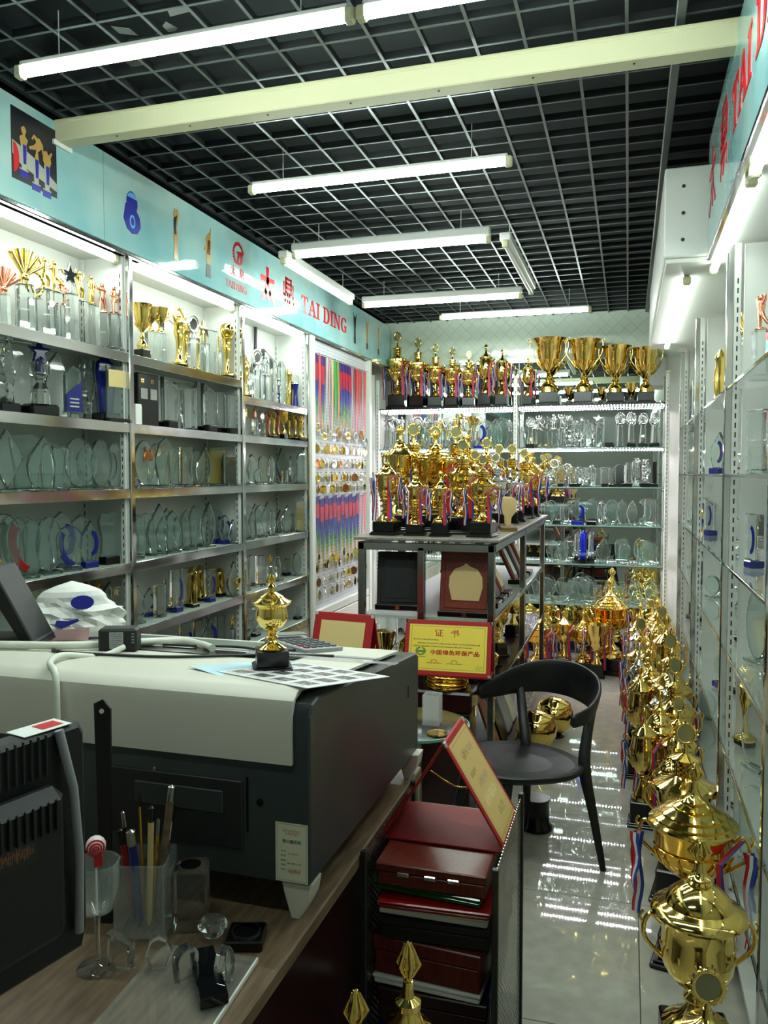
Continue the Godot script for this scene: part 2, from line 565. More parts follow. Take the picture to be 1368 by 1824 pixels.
func ink(im: Image, a: Vector2, b: Vector2, th: float, c: Color) -> void:
	var lo := Vector2(minf(a.x, b.x), minf(a.y, b.y)) - Vector2.ONE * (th + 1)
	var hi := Vector2(maxf(a.x, b.x), maxf(a.y, b.y)) + Vector2.ONE * (th + 1)
	for y in range(maxi(0, int(lo.y)), mini(im.get_height(), int(hi.y) + 1)):
		for x in range(maxi(0, int(lo.x)), mini(im.get_width(), int(hi.x) + 1)):
			var p := Vector2(x + 0.5, y + 0.5)
			if p.distance_to(Geometry2D.get_closest_point_to_segment(p, a, b)) < th * 0.5:
				im.set_pixel(x, y, c)


func ink_text(im: Image, s: String, x: float, y: float, size: float, th: float, c: Color, gap := 1.08) -> void:
	for ch in s:
		for line in strokes(ch):
			for k in line.size() - 1:
				ink(im, Vector2(x + line[k].x * size, y - line[k].y * size), Vector2(x + line[k + 1].x * size, y - line[k + 1].y * size), th, c)
		x += size * gap


# small print too fine to read in the photograph: rows of short dashes
func ink_rows(im: Image, x0: float, x1: float, y: float, h: float, c: Color, sd: int) -> void:
	var r := RandomNumberGenerator.new()
	r.seed = sd
	var x := x0
	while x < x1:
		var w := r.randf_range(2.0, 4.5)
		for k in 3:
			ink(im, Vector2(x + r.randf() * w, y - r.randf() * h), Vector2(x + r.randf() * w, y - r.randf() * h), 1.5, c)
		x += w + 1.2


func print_mat(im: Image, rough := 0.4) -> StandardMaterial3D:
	var m := StandardMaterial3D.new()
	m.albedo_texture = ImageTexture.create_from_image(im)
	m.roughness = rough
	return m


func card(p: Node3D, called: String, w: float, h: float, m: Material, at: Vector3, rot := Vector3.ZERO) -> MeshInstance3D:
	var q := QuadMesh.new()
	q.size = Vector2(w, h)
	var o := part(p, called, q, m, at)
	o.rotation = rot
	return o


func certificate_image() -> Image:
	var im := Image.create(420, 300, false, Image.FORMAT_RGBA8)
	im.fill(Color(0.90, 0.80, 0.30))
	var gr := Color(0.25, 0.50, 0.22)
	for k in [[12, 12, 408, 12], [12, 288, 408, 288], [12, 12, 12, 288], [408, 12, 408, 288]]:
		ink(im, Vector2(k[0], k[1]), Vector2(k[2], k[3]), 2.0, gr)
	var rd := Color(0.66, 0.10, 0.08)
	ink_text(im, "证", 135, 78, 50, 5.0, rd)
	ink_text(im, "书", 222, 78, 50, 5.0, rd)
	var dk := Color(0.25, 0.18, 0.08)
	ink_rows(im, 24, 160, 104, 9, dk, 5)
	ink_rows(im, 48, 380, 128, 9, dk, 6)
	ink_rows(im, 24, 340, 148, 9, dk, 7)
	ink_text(im, "中国绿色环保产品", 118, 196, 32, 4.6, rd, 1.04)
	for k in 14:
		var a := TAU * (k + 0.5) / 15.0 + PI / 2
		var o := Vector2(66, 176)
		ink(im, o + Vector2(cos(a), -sin(a)) * 20, o + Vector2(cos(a + 0.25), -sin(a + 0.25)) * 27, 6.0, Color(0.13, 0.42, 0.20))
	ink(im, Vector2(54, 177), Vector2(78, 177), 14.0, Color(0.30, 0.50, 0.25))
	ink_rows(im, 44, 92, 216, 7, dk, 8)
	for x in [140.0, 250.0]:
		for k in 20:
			var a := PI * k / 19.0
			ink(im, Vector2(x, 244) + Vector2(cos(a), -sin(a)) * 12, Vector2(x, 244) + Vector2(cos(a), -sin(a)) * 20, 1.6, Color(0.80, 0.45, 0.25))
		ink_rows(im, x - 40, x + 44, 254, 7, dk, int(x))
	for k in 5:
		ink(im, Vector2(362 + k * 8, 280), Vector2(366 + k * 8, 262 - (k % 3) * 6), 2.0, gr)
	return im


func sticker_image() -> Image:
	var im := Image.create(160, 280, false, Image.FORMAT_RGBA8)
	im.fill(Color(0.80, 0.80, 0.70))
	var dk := Color(0.20, 0.20, 0.17)
	for k in [[8, 8, 152, 8], [8, 272, 152, 272], [8, 8, 8, 272], [152, 8, 152, 272]]:
		ink(im, Vector2(k[0], k[1]), Vector2(k[2], k[3]), 1.6, Color(0.5, 0.5, 0.42))
	ink_rows(im, 36, 124, 46, 14, Color(0.72, 0.40, 0.30), 3)
	ink_rows(im, 46, 114, 58, 12, Color(0.72, 0.40, 0.30), 4)
	ink_text(im, "激光雕刻机", 34, 98, 19, 2.0, dk, 1.0)
	for k in 5:
		ink_rows(im, 26, 50, 140 + k * 22, 9, dk, 20 + k)
	ink_rows(im, 62, 116, 150, 8, Color(0.62, 0.45, 0.35), 30)
	ink_rows(im, 56, 130, 196, 8, dk, 31)
	ink_rows(im, 60, 120, 232, 16, Color(0.62, 0.36, 0.30), 32)
	ink_rows(im, 60, 120, 240, 16, Color(0.62, 0.36, 0.30), 33)
	return im


func leaflet_image() -> Image:
	var im := Image.create(400, 280, false, Image.FORMAT_RGBA8)
	im.fill(Color(0.88, 0.89, 0.90))
	var r := RandomNumberGenerator.new()
	r.seed = 9
	im.fill_rect(Rect2i(0, 0, 60, 280), Color(0.66, 0.82, 0.88))
	for row in 4:
		for cl in 4:
			var x := 76 + cl * 80
			var y := 16 + row * 66
			var c := Color.from_hsv(r.randf_range(0.0, 0.1), r.randf_range(0.1, 0.5), r.randf_range(0.18, 0.42))
			im.fill_rect(Rect2i(x, y, 58, 40), c)
			for k in 6:
				ink(im, Vector2(x + r.randf() * 56, y + r.randf() * 38), Vector2(x + r.randf() * 56, y + r.randf() * 38), 4.0, c.lightened(r.randf_range(0.1, 0.6)))
			ink_rows(im, x, x + 56, y + 52, 6, Color(0.3, 0.3, 0.32), row * 7 + cl)
	return im


func gilt_text_image() -> Image:
	var im := Image.create(200, 280, false, Image.FORMAT_RGBA8)
	im.fill(Color(0.80, 0.68, 0.42))
	var dk := Color(0.42, 0.34, 0.18)
	var pl := Color(0.90, 0.84, 0.66)
	for k in [[10, 10, 190, 10], [10, 270, 190, 270], [10, 10, 10, 270], [190, 10, 190, 270]]:
		ink(im, Vector2(k[0], k[1]), Vector2(k[2], k[3]), 2.0, Color(0.66, 0.50, 0.30))
	ink_rows(im, 50, 110, 64, 26, dk, 41)
	ink_rows(im, 116, 156, 64, 26, Color(0.60, 0.42, 0.40), 42)
	ink_rows(im, 36, 90, 112, 18, dk, 43)
	ink_rows(im, 60, 160, 150, 26, Color(0.62, 0.48, 0.42), 44)
	ink_rows(im, 40, 160, 196, 30, pl, 45)
	ink_rows(im, 90, 150, 244, 24, dk, 46)
	return im


func adapter_image() -> Image:
	var im := Image.create(96, 120, false, Image.FORMAT_RGBA8)
	im.fill(Color(0.62, 0.64, 0.64))
	for k in 7:
		ink_rows(im, 8, 86, 18 + k * 15, 8, Color(0.22, 0.22, 0.24), 50 + k)
	return im


# ---------------------------------------------------------------- small figures
func figure_mesh(pose: String) -> ArrayMesh:
	if protos.has("fig " + pose):
		return protos["fig " + pose]
	var m := MB.new()
	var J := func(a): return Vector3(a[0], a[1], a[2])
	var person := {
		"stand": [[[-0.07, 0.08, 0], [-0.06, 0.28, 0.01], [-0.05, 0.48, 0]], [[0.07, 0.08, 0], [0.06, 0.28, 0.01], [0.05, 0.48, 0]], [[-0.11, 0.74, 0], [-0.2, 0.62, 0.05], [-0.1, 0.52, 0.1]], [[0.11, 0.74, 0], [0.2, 0.62, 0.05], [0.1, 0.52, 0.1]]],
		"dancer": [[[-0.05, 0.08, 0], [-0.05, 0.28, 0], [-0.04, 0.48, 0]], [[0.22, 0.16, -0.1], [0.16, 0.34, 0], [0.05, 0.48, 0]], [[-0.11, 0.74, 0], [-0.22, 0.86, 0], [-0.16, 1.0, 0]], [[0.11, 0.74, 0], [0.22, 0.84, 0], [0.2, 0.98, 0]]],
		"runner": [[[-0.02, 0.08, 0], [-0.04, 0.28, 0.02], [-0.04, 0.48, 0]], [[0.34, 0.26, 0], [0.2, 0.34, 0], [0.05, 0.48, 0]], [[-0.11, 0.74, 0], [-0.26, 0.68, 0], [-0.32, 0.82, 0]], [[0.11, 0.74, 0], [0.24, 0.8, 0], [0.3, 0.66, 0]]],
		"shooter": [[[-0.12, 0.08, 0], [-0.1, 0.28, 0], [-0.05, 0.48, 0]], [[0.12, 0.08, 0], [0.1, 0.28, 0], [0.05, 0.48, 0]], [[-0.11, 0.76, 0], [-0.26, 0.78, 0], [-0.5, 0.8, 0]], [[0.11, 0.74, 0], [0.02, 0.7, 0.12], [-0.2, 0.78, 0.04]]],
		"kicker": [[[-0.04, 0.08, 0], [-0.04, 0.28, 0], [-0.04, 0.48, 0]], [[0.5, 0.6, 0], [0.26, 0.52, 0], [0.05, 0.48, 0]], [[-0.11, 0.74, 0], [-0.2, 0.64, 0.06], [-0.08, 0.6, 0.12]], [[0.11, 0.74, 0], [0.26, 0.74, 0.05], [0.34, 0.72, 0]]],
	}
	if person.has(pose):
		m.lathe([[0.0, 0.0], [0.17, 0.0], [0.18, 0.03], [0.16, 0.06], [0.12, 0.08], [0.0, 0.085]], 14)
		for limb in person[pose].slice(0, 2):
			m.tube(limb.map(J), [0.045, 0.055, 0.075], 7)
		m.tube([Vector3(0, 0.44, 0), Vector3(0, 0.56, 0), Vector3(0, 0.7, 0), Vector3(0, 0.79, 0), Vector3(0, 0.84, 0)], [0.09, 0.085, 0.12, 0.09, 0.045], 9)
		for limb in person[pose].slice(2, 4):
			m.tube(limb.map(J), [0.05, 0.042, 0.035], 7)
		m.ball(Vector3(0, 0.91, 0), 0.075, 10, 1.15)
	elif pose == "star":
		var p := PackedVector2Array()
		for k in 10:
			var a := PI / 2 + TAU * k / 10
			p.append(Vector2(0, 0.6) + Vector2(cos(a), sin(a)) * (0.4 if k % 2 == 0 else 0.17))
		m.prism(p, -0.06, 0.06, 0.03)
		m.tube([Vector3(0, 0, 0), Vector3(0, 0.34, 0)], [0.1, 0.05], 8)
	elif pose == "disc":
		m.tube([Vector3(0, 0, 0), Vector3(0, 0.2, 0)], [0.12, 0.06], 8)
		var ring := []
		for k in 21:
			ring.append(Vector3(cos(TAU * k / 20) * 0.33, 0.6 + sin(TAU * k / 20) * 0.36, 0))
		m.tube(ring, 0.06, 7)
		var q := PackedVector2Array()
		for k in 16:
			q.append(Vector2(cos(TAU * k / 16) * 0.22, 0.6 + sin(TAU * k / 16) * 0.24))
		m.prism(q, -0.04, 0.04, 0.02)
	elif pose == "wreath":
		for k in 18:
			var a := TAU * k / 18 + PI / 2
			var o := Vector3(cos(a) * 0.34, 0.5 + sin(a) * 0.4, 0)
			var d := Vector3(-sin(a), cos(a), 0.25 if k % 2 == 0 else -0.25) * 0.12
			m.tube([o - d, o, o + d], [0.01, 0.07, 0.01], 6)
		m.tube([Vector3(0, 0, 0), Vector3(0, 0.2, 0)], [0.14, 0.06], 8)
	elif pose == "fan":
		for k in 11:
			var a := deg_to_rad(35 + k * 10)
			var d := Vector3(cos(a), sin(a), 0.12 if k % 2 == 0 else -0.12)
			m.tube([Vector3(0, 0.25, 0), Vector3(0, 0.25, 0) + d * 0.45, Vector3(0, 0.25, 0) + d * 0.8], [0.05, 0.07, 0.075], 6)
		m.ball(Vector3(0, 0.2, 0), 0.16, 10)
		m.tube([Vector3(0, 0, 0), Vector3(0, 0.2, 0)], [0.15, 0.1], 8)
	elif pose == "cup":
		m.lathe([[0.0, 0.0], [0.2, 0.0], [0.18, 0.06], [0.06, 0.14], [0.05, 0.3], [0.1, 0.36], [0.26, 0.55], [0.32, 0.8], [0.36, 1.0], [0.33, 1.0], [0.28, 0.8], [0.0, 0.5]], 16)
		for s in [-1.0, 1.0]:
			m.tube(smooth([Vector3(s * 0.32, 0.9, 0), Vector3(s * 0.52, 0.88, 0), Vector3(s * 0.5, 0.62, 0), Vector3(s * 0.24, 0.5, 0)], 4), 0.035, 6)
	protos["fig " + pose] = m.done()
	return protos["fig " + pose]


func statue_mesh() -> ArrayMesh:
	if not protos.has("statue"):
		var m := MB.new()
		m.lathe([[0.0, 0.0], [0.13, 0.0], [0.13, 0.03], [0.09, 0.05], [0.05, 0.1], [0.035, 0.25], [0.045, 0.42], [0.075, 0.58], [0.06, 0.66], [0.085, 0.74], [0.05, 0.8], [0.02, 0.82], [0.0, 0.82]], 12)
		m.ball(Vector3(0, 0.86, 0), 0.035, 8, 1.2)
		for s in [-1.0, 1.0]:
			m.tube(smooth([Vector3(s * 0.07, 0.75, 0), Vector3(s * 0.11, 0.86, 0), Vector3(s * 0.03, 0.98, 0)], 4), [0.026, 0.024, 0.022, 0.02, 0.018, 0.018, 0.016, 0.015, 0.012], 6)
		for k in 6:
			m.tube([Vector3(0, 0.97, 0), Vector3(cos(k * 1.05) * 0.05, 1.0, sin(k * 1.05) * 0.05)], [0.02, 0.008], 5)
		protos["statue"] = m.done()
	return protos["statue"]


# ---------------------------------------------------------------- cups (built one unit tall, then scaled)
const CUP := {
	"urn": {"foot": [[0, .18], [.105, .18], [.11, .19], [.09, .21], [.052, .235], [.034, .265], [.03, .295], [.05, .31], [.05, .325], [.032, .34], [.03, .365]],
		"bowl": [[.03, .36], [.05, .37], [.085, .40], [.105, .44], [.112, .47], [.105, .485], [.12, .50], [.134, .55], [.136, .60], [.15, .612], [.15, .63]],
		"lid": [[.152, .628], [.152, .636], [.12, .652], [.085, .668], [.06, .69], [.05, .70], [.062, .706], [.062, .718], [.05, .722], [.062, .730], [.062, .744], [.05, .748], [.062, .756], [.062, .77], [.074, .776], [.074, .786], [.04, .80], [.018, .815], [.014, .845], [0, .85]], "fin": "disc", "finy": .83, "hr": .135, "h0": .58, "h1": .43},
	"tower": {"foot": [[0, .16], [.12, .16], [.12, .17], [.07, .23], [.05, .26], [.07, .27], [.07, .285], [.045, .30], [.045, .32], [.075, .332], [.075, .35], [.05, .362], [.05, .385], [.082, .395], [.082, .41], [.06, .42]],
		"bowl": [[.06, .42], [.075, .43], [.082, .455], [.092, .46], [.092, .475], [.086, .48], [.092, .50], [.1, .505], [.1, .52], [.092, .525], [.1, .56], [.104, .66], [.108, .70], [.115, .705], [.115, .715]],
		"lid": [[.13, .71], [.135, .72], [.10, .745], [.08, .77], [.07, .78], [.078, .785], [.05, .80], [.035, .83], [.042, .835], [.042, .85], [.02, .86], [.016, .90], [0, .905]], "fin": "knob", "finy": .9, "hr": .1, "h0": .70, "h1": .5},
	"slim": {"foot": [[0, .20], [.11, .20], [.115, .215], [.10, .25], [.06, .28], [.035, .30], [.03, .40], [.05, .41], [.05, .43], [.03, .44], [.028, .50]],
		"bowl": [[.028, .50], [.05, .51], [.075, .55], [.085, .62], [.088, .70], [.1, .71], [.1, .725]],
		"lid": [[.105, .722], [.105, .732], [.08, .76], [.05, .78], [.06, .785], [.04, .81], [.02, .84], [.014, .9], [0, .905]], "fin": "knob", "finy": .9, "hr": .085, "h0": .68, "h1": .56},
	"bowl": {"foot": [[0, .16], [.13, .16], [.135, .175], [.115, .20], [.12, .215], [.095, .235], [.1, .25], [.07, .27], [.045, .295], [.035, .33], [.05, .345], [.05, .36], [.035, .375], [.035, .40]],
		"bowl": [[.035, .40], [.06, .41], [.10, .44], [.14, .49], [.158, .54], [.162, .56], [.155, .565], [.162, .575], [.165, .64], [.178, .655], [.178, .67]],
		"lid": [[.185, .668], [.185, .68], [.165, .69], [.168, .70], [.135, .715], [.138, .725], [.10, .745], [.085, .75], [.09, .758], [.055, .775], [.058, .785], [.035, .80], [.02, .83], [.016, .87], [0, .875]], "fin": "knob", "finy": .87, "hr": .165, "h0": .61, "h1": .46},
	"dome": {"foot": [[0, .17], [.12, .17], [.125, .185], [.09, .215], [.055, .24], [.035, .28], [.05, .295], [.05, .31], [.035, .325], [.035, .35]],
		"bowl": [[.035, .35], [.06, .36], [.10, .39], [.125, .44], [.132, .5], [.13, .57], [.14, .64], [.15, .655]],
		"lid": [[.165, .65], [.172, .662], [.168, .675], [.14, .69], [.12, .70], [.12, .708], [.11, .73], [.075, .765], [.045, .78], [.048, .79], [.04, .80], [.044, .81], [.03, .82], [.02, .84], [.016, .87], [0, .875]], "fin": "knob", "finy": .87, "hr": .135, "h0": .6, "h1": .44},
	"goblet": {"foot": [[0, .22], [.105, .22], [.11, .235], [.085, .29], [.06, .33], [.045, .37], [.035, .40], [.05, .41], [.05, .425], [.035, .44]],
		"bowl": [[.035, .44], [.06, .45], [.11, .52], [.135, .60], [.135, .68], [.12, .74], [.115, .78], [.125, .79], [.125, .80]],
		"lid": [[.128, .80], [.128, .808], [.095, .83], [.06, .86], [.03, .88], [.02, .91], [.016, .93], [0, .935]], "fin": "knob", "finy": .93, "hr": .13, "h0": .74, "h1": .5},
	"egg": {"foot": [[0, .2], [.105, .2], [.11, .212], [.08, .24], [.045, .265], [.032, .30], [.05, .315], [.05, .33], [.032, .345], [.032, .37], [.045, .38], [.03, .40]],
		"bowl": [[.03, .40], [.06, .41], [.10, .45], [.125, .52], [.125, .58], [.115, .64], [.13, .66], [.15, .68], [.152, .69]],
		"lid": [[.155, .688], [.155, .70], [.12, .72], [.09, .745], [.095, .755], [.06, .78], [.03, .80], [.025, .84], [.04, .855], [.03, .87], [.016, .89], [0, .9]], "fin": "knob", "finy": .89, "hr": .0, "h0": .6, "h1": .47},
	"open": {"foot": [[0, .2], [.10, .2], [.10, .255], [.115, .26], [.115, .27], [.085, .33], [.05, .36], [.035, .385], [.05, .40], [.055, .42], [.035, .44], [.03, .47], [.022, .50]],
		"bowl": [[.022, .50], [.05, .52], [.06, .54], [.10, .60], [.14, .70], [.155, .78], [.165, .80], [.17, .9], [.19, .96], [.22, .99], [.225, 1.0], [.215, 1.0], [.18, .95], [.15, .78], [.09, .6], [0, .56]], "lid": [], "fin": "", "finy": 1.0, "hr": .16, "h0": .97, "h1": .6},
	"small": {"foot": [[0, .25], [.1, .25], [.1, .27], [.05, .33], [.035, .4], [.05, .42], [.035, .46]],
		"bowl": [[.035, .46], [.08, .5], [.15, .62], [.18, .8], [.22, .97], [.225, 1.0], [.21, 1.0], [.16, .8], [.12, .62], [0, .55]], "lid": [], "fin": "", "finy": 1.0, "hr": .18, "h0": .92, "h1": .62},
}
const TRI := [Color(0.45, 0.01, 0.02), Color(0.62, 0.62, 0.62), Color(0.015, 0.04, 0.26)]


func cup_proto(style: String, metal: String, rib: int) -> Node3D:
	var key := style + metal + str(rib)
	if protos.has(key):
		return protos[key]
	var d: Dictionary = CUP[style]
	var o := Node3D.new()
	var top: float = d.foot[0][1]
	var m := MB.new()
	m.box(Vector3(0, 0.0125, 0), Vector3(0.30, 0.025, 0.30), 0.006)
	m.box(Vector3(0, 0.0325, 0), Vector3(0.275, 0.015, 0.275), 0.004)
	m.box(Vector3(0, (top + 0.04) / 2, 0), Vector3(0.245, top - 0.04, 0.245), 0.008)
	part(o, "plinth", m.done(), M.black)
	part(o, "foot", lath(d.foot, 28), M[metal])
	var bm := MB.new()
	bm.lathe(d.bowl, 32)
	var wide: float = d.hr if d.hr > 0 else 0.12
	var by: float = d.h1
	# raised leaf relief round the lower bowl
	for k in 14:
		var a := TAU * k / 14
		var e := Vector3(cos(a), 0, sin(a))
		bm.tube([e * wide * 0.55 + Vector3.UP * (by - 0.02), e * wide * 0.86 + Vector3.UP * (by + 0.035), e * wide * 1.01 + Vector3.UP * (by + 0.085)], [0.006, 0.012, 0.003], 5)
	part(o, "bowl", bm.done(), M["amber" if metal == "gold" and style in ["bowl"] else metal])
	if d.lid.size():
		part(o, "lid", lath(d.lid, 32), M[metal])
	var fy: float = d.finy
	if d.fin == "disc":
		var fm := MB.new()
		var ring := []
		for k in 25:
			ring.append(Vector3(cos(TAU * k / 24) * 0.045, fy + 0.095 + sin(TAU * k / 24) * 0.055, 0))
		fm.tube(ring, 0.010, 6)
		for k in 16:
			var a := TAU * k / 16
			fm.tube([Vector3(cos(a) * 0.045, fy + 0.095 + sin(a) * 0.055, 0), Vector3(cos(a) * 0.062, fy + 0.095 + sin(a) * 0.073, 0)], [0.011, 0.003], 5)
		fm.tube([Vector3(0, fy - 0.01, 0), Vector3(0, fy + 0.045, 0)], [0.016, 0.008], 7)
		part(o, "finial", fm.done(), M[metal])
		var q := PackedVector2Array()
		for k in 18:
			q.append(Vector2(cos(TAU * k / 18) * 0.04, fy + 0.095 + sin(TAU * k / 18) * 0.05))
		part(o, "emblem", prism(q, -0.006, 0.006, 0.002), M.medallion)
	elif d.fin == "knob":
		var fm := MB.new()
		fm.lathe([[0, fy - 0.02], [0.014, fy - 0.01], [0.012, fy + 0.01], [0.028, fy + 0.03], [0.03, fy + 0.05], [0.02, fy + 0.075], [0, fy + 0.1]], 12)
		for k in 6:
			var e := Vector3(cos(k * 1.047), 0, sin(k * 1.047))
			fm.tube([e * 0.015 + Vector3.UP * (fy + 0.012), e * 0.036 + Vector3.UP * (fy + 0.045), e * 0.012 + Vector3.UP * (fy + 0.09)], [0.004, 0.01, 0.003], 5)
		part(o, "finial", fm.done(), M[metal])
	var hr: float = d.hr
	if hr == 0.0:
		protos[key] = o
		return o
	var h0: float = d.h0
	var h1: float = d.h1
	var reach := 0.085 if style == "open" else 0.06
	for s in [-1.0, 1.0]:
		var hm := MB.new()
		hm.tube(smooth([Vector3(s * hr, h0, 0), Vector3(s * (hr + reach * 0.6), h0 + 0.035, 0), Vector3(s * (hr + reach), h0 - 0.01, 0), Vector3(s * (hr + reach * 0.8), (h0 + h1) / 2, 0), Vector3(s * hr * 0.75, h1 - 0.005, 0)], 5), 0.009, 7)
		hm.tube(smooth([Vector3(s * (hr + reach), h0 - 0.01, 0), Vector3(s * (hr + reach * 1.25), h0 + 0.02, 0), Vector3(s * (hr + reach * 1.05), h0 + 0.045, 0)], 4), 0.006, 6)
		part(o, "handle", hm.done(), M[metal])
	if rib > 0:
		for s in [-1.0, 1.0]:
			for e in [-1.0, 1.0]:
				var pts := []
				var ac := []
				var drop: float = 0.36 + 0.07 * e * s
				for k in 9:
					var f := k / 8.0
					pts.append(Vector3(s * (hr + reach + 0.005 + 0.008 * sin(f * 9 + e)), h0 - 0.02 - drop * f, e * (0.012 + 0.035 * f) + 0.035))
					ac.append(Vector3(0.046 * cos(0.35 * e + f * 0.9), 0, 0.046 * sin(0.35 * e + f * 0.9)))
				var rm := MB.new()
				rm.band(pts, ac, 0.002, TRI)
				part(o, "ribbon", rm.done(), M.cloth)
			if s < 0 and style != "tower":
				continue
			var fp := []
			var fa := []
			for k in 9:
				var f := k / 8.0
				fp.append(Vector3(s * (hr * 0.72 + 0.02 * f), h0 + 0.01 - (h0 - 0.16) * f, 0.13 + 0.01 * sin(f * 8)))
				fa.append(Vector3(0.036 - 0.01 * sin(f * 5 + s), 0, -0.012 + 0.02 * sin(f * 6)))
			fp[0] = Vector3(s * (hr + reach * 0.6), h0 + 0.03, 0.02)
			var fm2 := MB.new()
			fm2.band(fp, fa, 0.002, [TRI[2], TRI[1], TRI[0]] if s < 0 else [TRI[0], TRI[0], TRI[2]])
			part(o, "ribbon", fm2.done(), M.cloth)
	protos[key] = o
	return o


func cup(row: Array, label: String, group: String, turn := 0.0, wide := 1.0) -> Node3D:
	var c := cup_proto(row[4], row[5], row[6]).duplicate() as Node3D
	put(c, "trophy_cup", label, "trophy", group)
	c.position = Vector3(row[0], row[1], row[2])
	c.rotation.y = turn
	c.scale = Vector3(row[3] * wide, row[3], row[3] * wide)
	return c


# ---------------------------------------------------------------- glass and crystal awards
func ellipse(cx: float, cy: float, rx: float, ry: float, seg := 28, a0 := 0.0, a1 := TAU) -> PackedVector2Array:
	var p := PackedVector2Array()
	var full := absf(a1 - a0) > TAU - 0.01
	for k in (seg if full else seg + 1):
		var a := a0 + (a1 - a0) * k / seg
		p.append(Vector2(cx + cos(a) * rx, cy + sin(a) * ry))
	return p


func outline(kind: String, w: float, h: float) -> PackedVector2Array:
	var p := PackedVector2Array()
	match kind:
		"diamond": p = poly([0, 0, .5, .55, 0, 1, -.5, .55])
		"trap": p = poly([-.3, 0, .3, 0, .5, .92, .2, 1, -.5, .95])
		"rect": p = poly([-.5, 0, .5, 0, .5, 1, -.5, 1])
		"slant": p = poly([-.5, 0, .5, 0, .5, .78, -.5, 1])
		"hex": p = poly([-.28, 0, .28, 0, .5, .5, .3, .86, 0, 1, -.3, .86, -.5, .5])
		"house": p = poly([-.42, 0, .42, 0, .5, .7, 0, 1, -.5, .7])
		"circle": p = ellipse(0, .5, .5, .5)
		"oval": p = ellipse(0, .5, .42, .5)
		"arch":
			p = ellipse(0, .66, .46, .34, 16, 0, PI)
			p.append(Vector2(-.38, 0)); p.append(Vector2(.38, 0))
		"flame": p = poly([-.25, 0, .25, 0, .44, .3, .46, .5, .34, .75, .1, 1, -.12, .82, -.36, .62, -.46, .42, -.4, .2])
		"leaf": p = poly([-.16, 0, .16, 0, .36, .25, .42, .5, .34, .78, .08, 1, -.24, .82, -.42, .5, -.34, .22])
		"drop": p = poly([-.2, 0, .2, 0, .4, .16, .48, .36, .4, .58, .18, .8, 0, 1, -.18, .8, -.4, .58, -.48, .36, -.4, .16])
		"wave": p = poly([-.42, 0, .5, 0, .5, .96, .2, 1, -.1, .95, -.4, 1, -.5, .8, -.44, .6, -.36, .4, -.38, .2])
		"crescent":
			p = ellipse(0, .5, .5, .5, 18, -PI * .55, PI * .5)
			p.append_array(ellipse(-.12, .5, .3, .36, 12, PI * .5, -PI * .5))
		_: p = poly([-.5, 0, .5, 0, .5, 1, -.5, 1])
	for k in p.size():
		p[k] = Vector2(p[k].x * w, p[k].y * h)
	return p


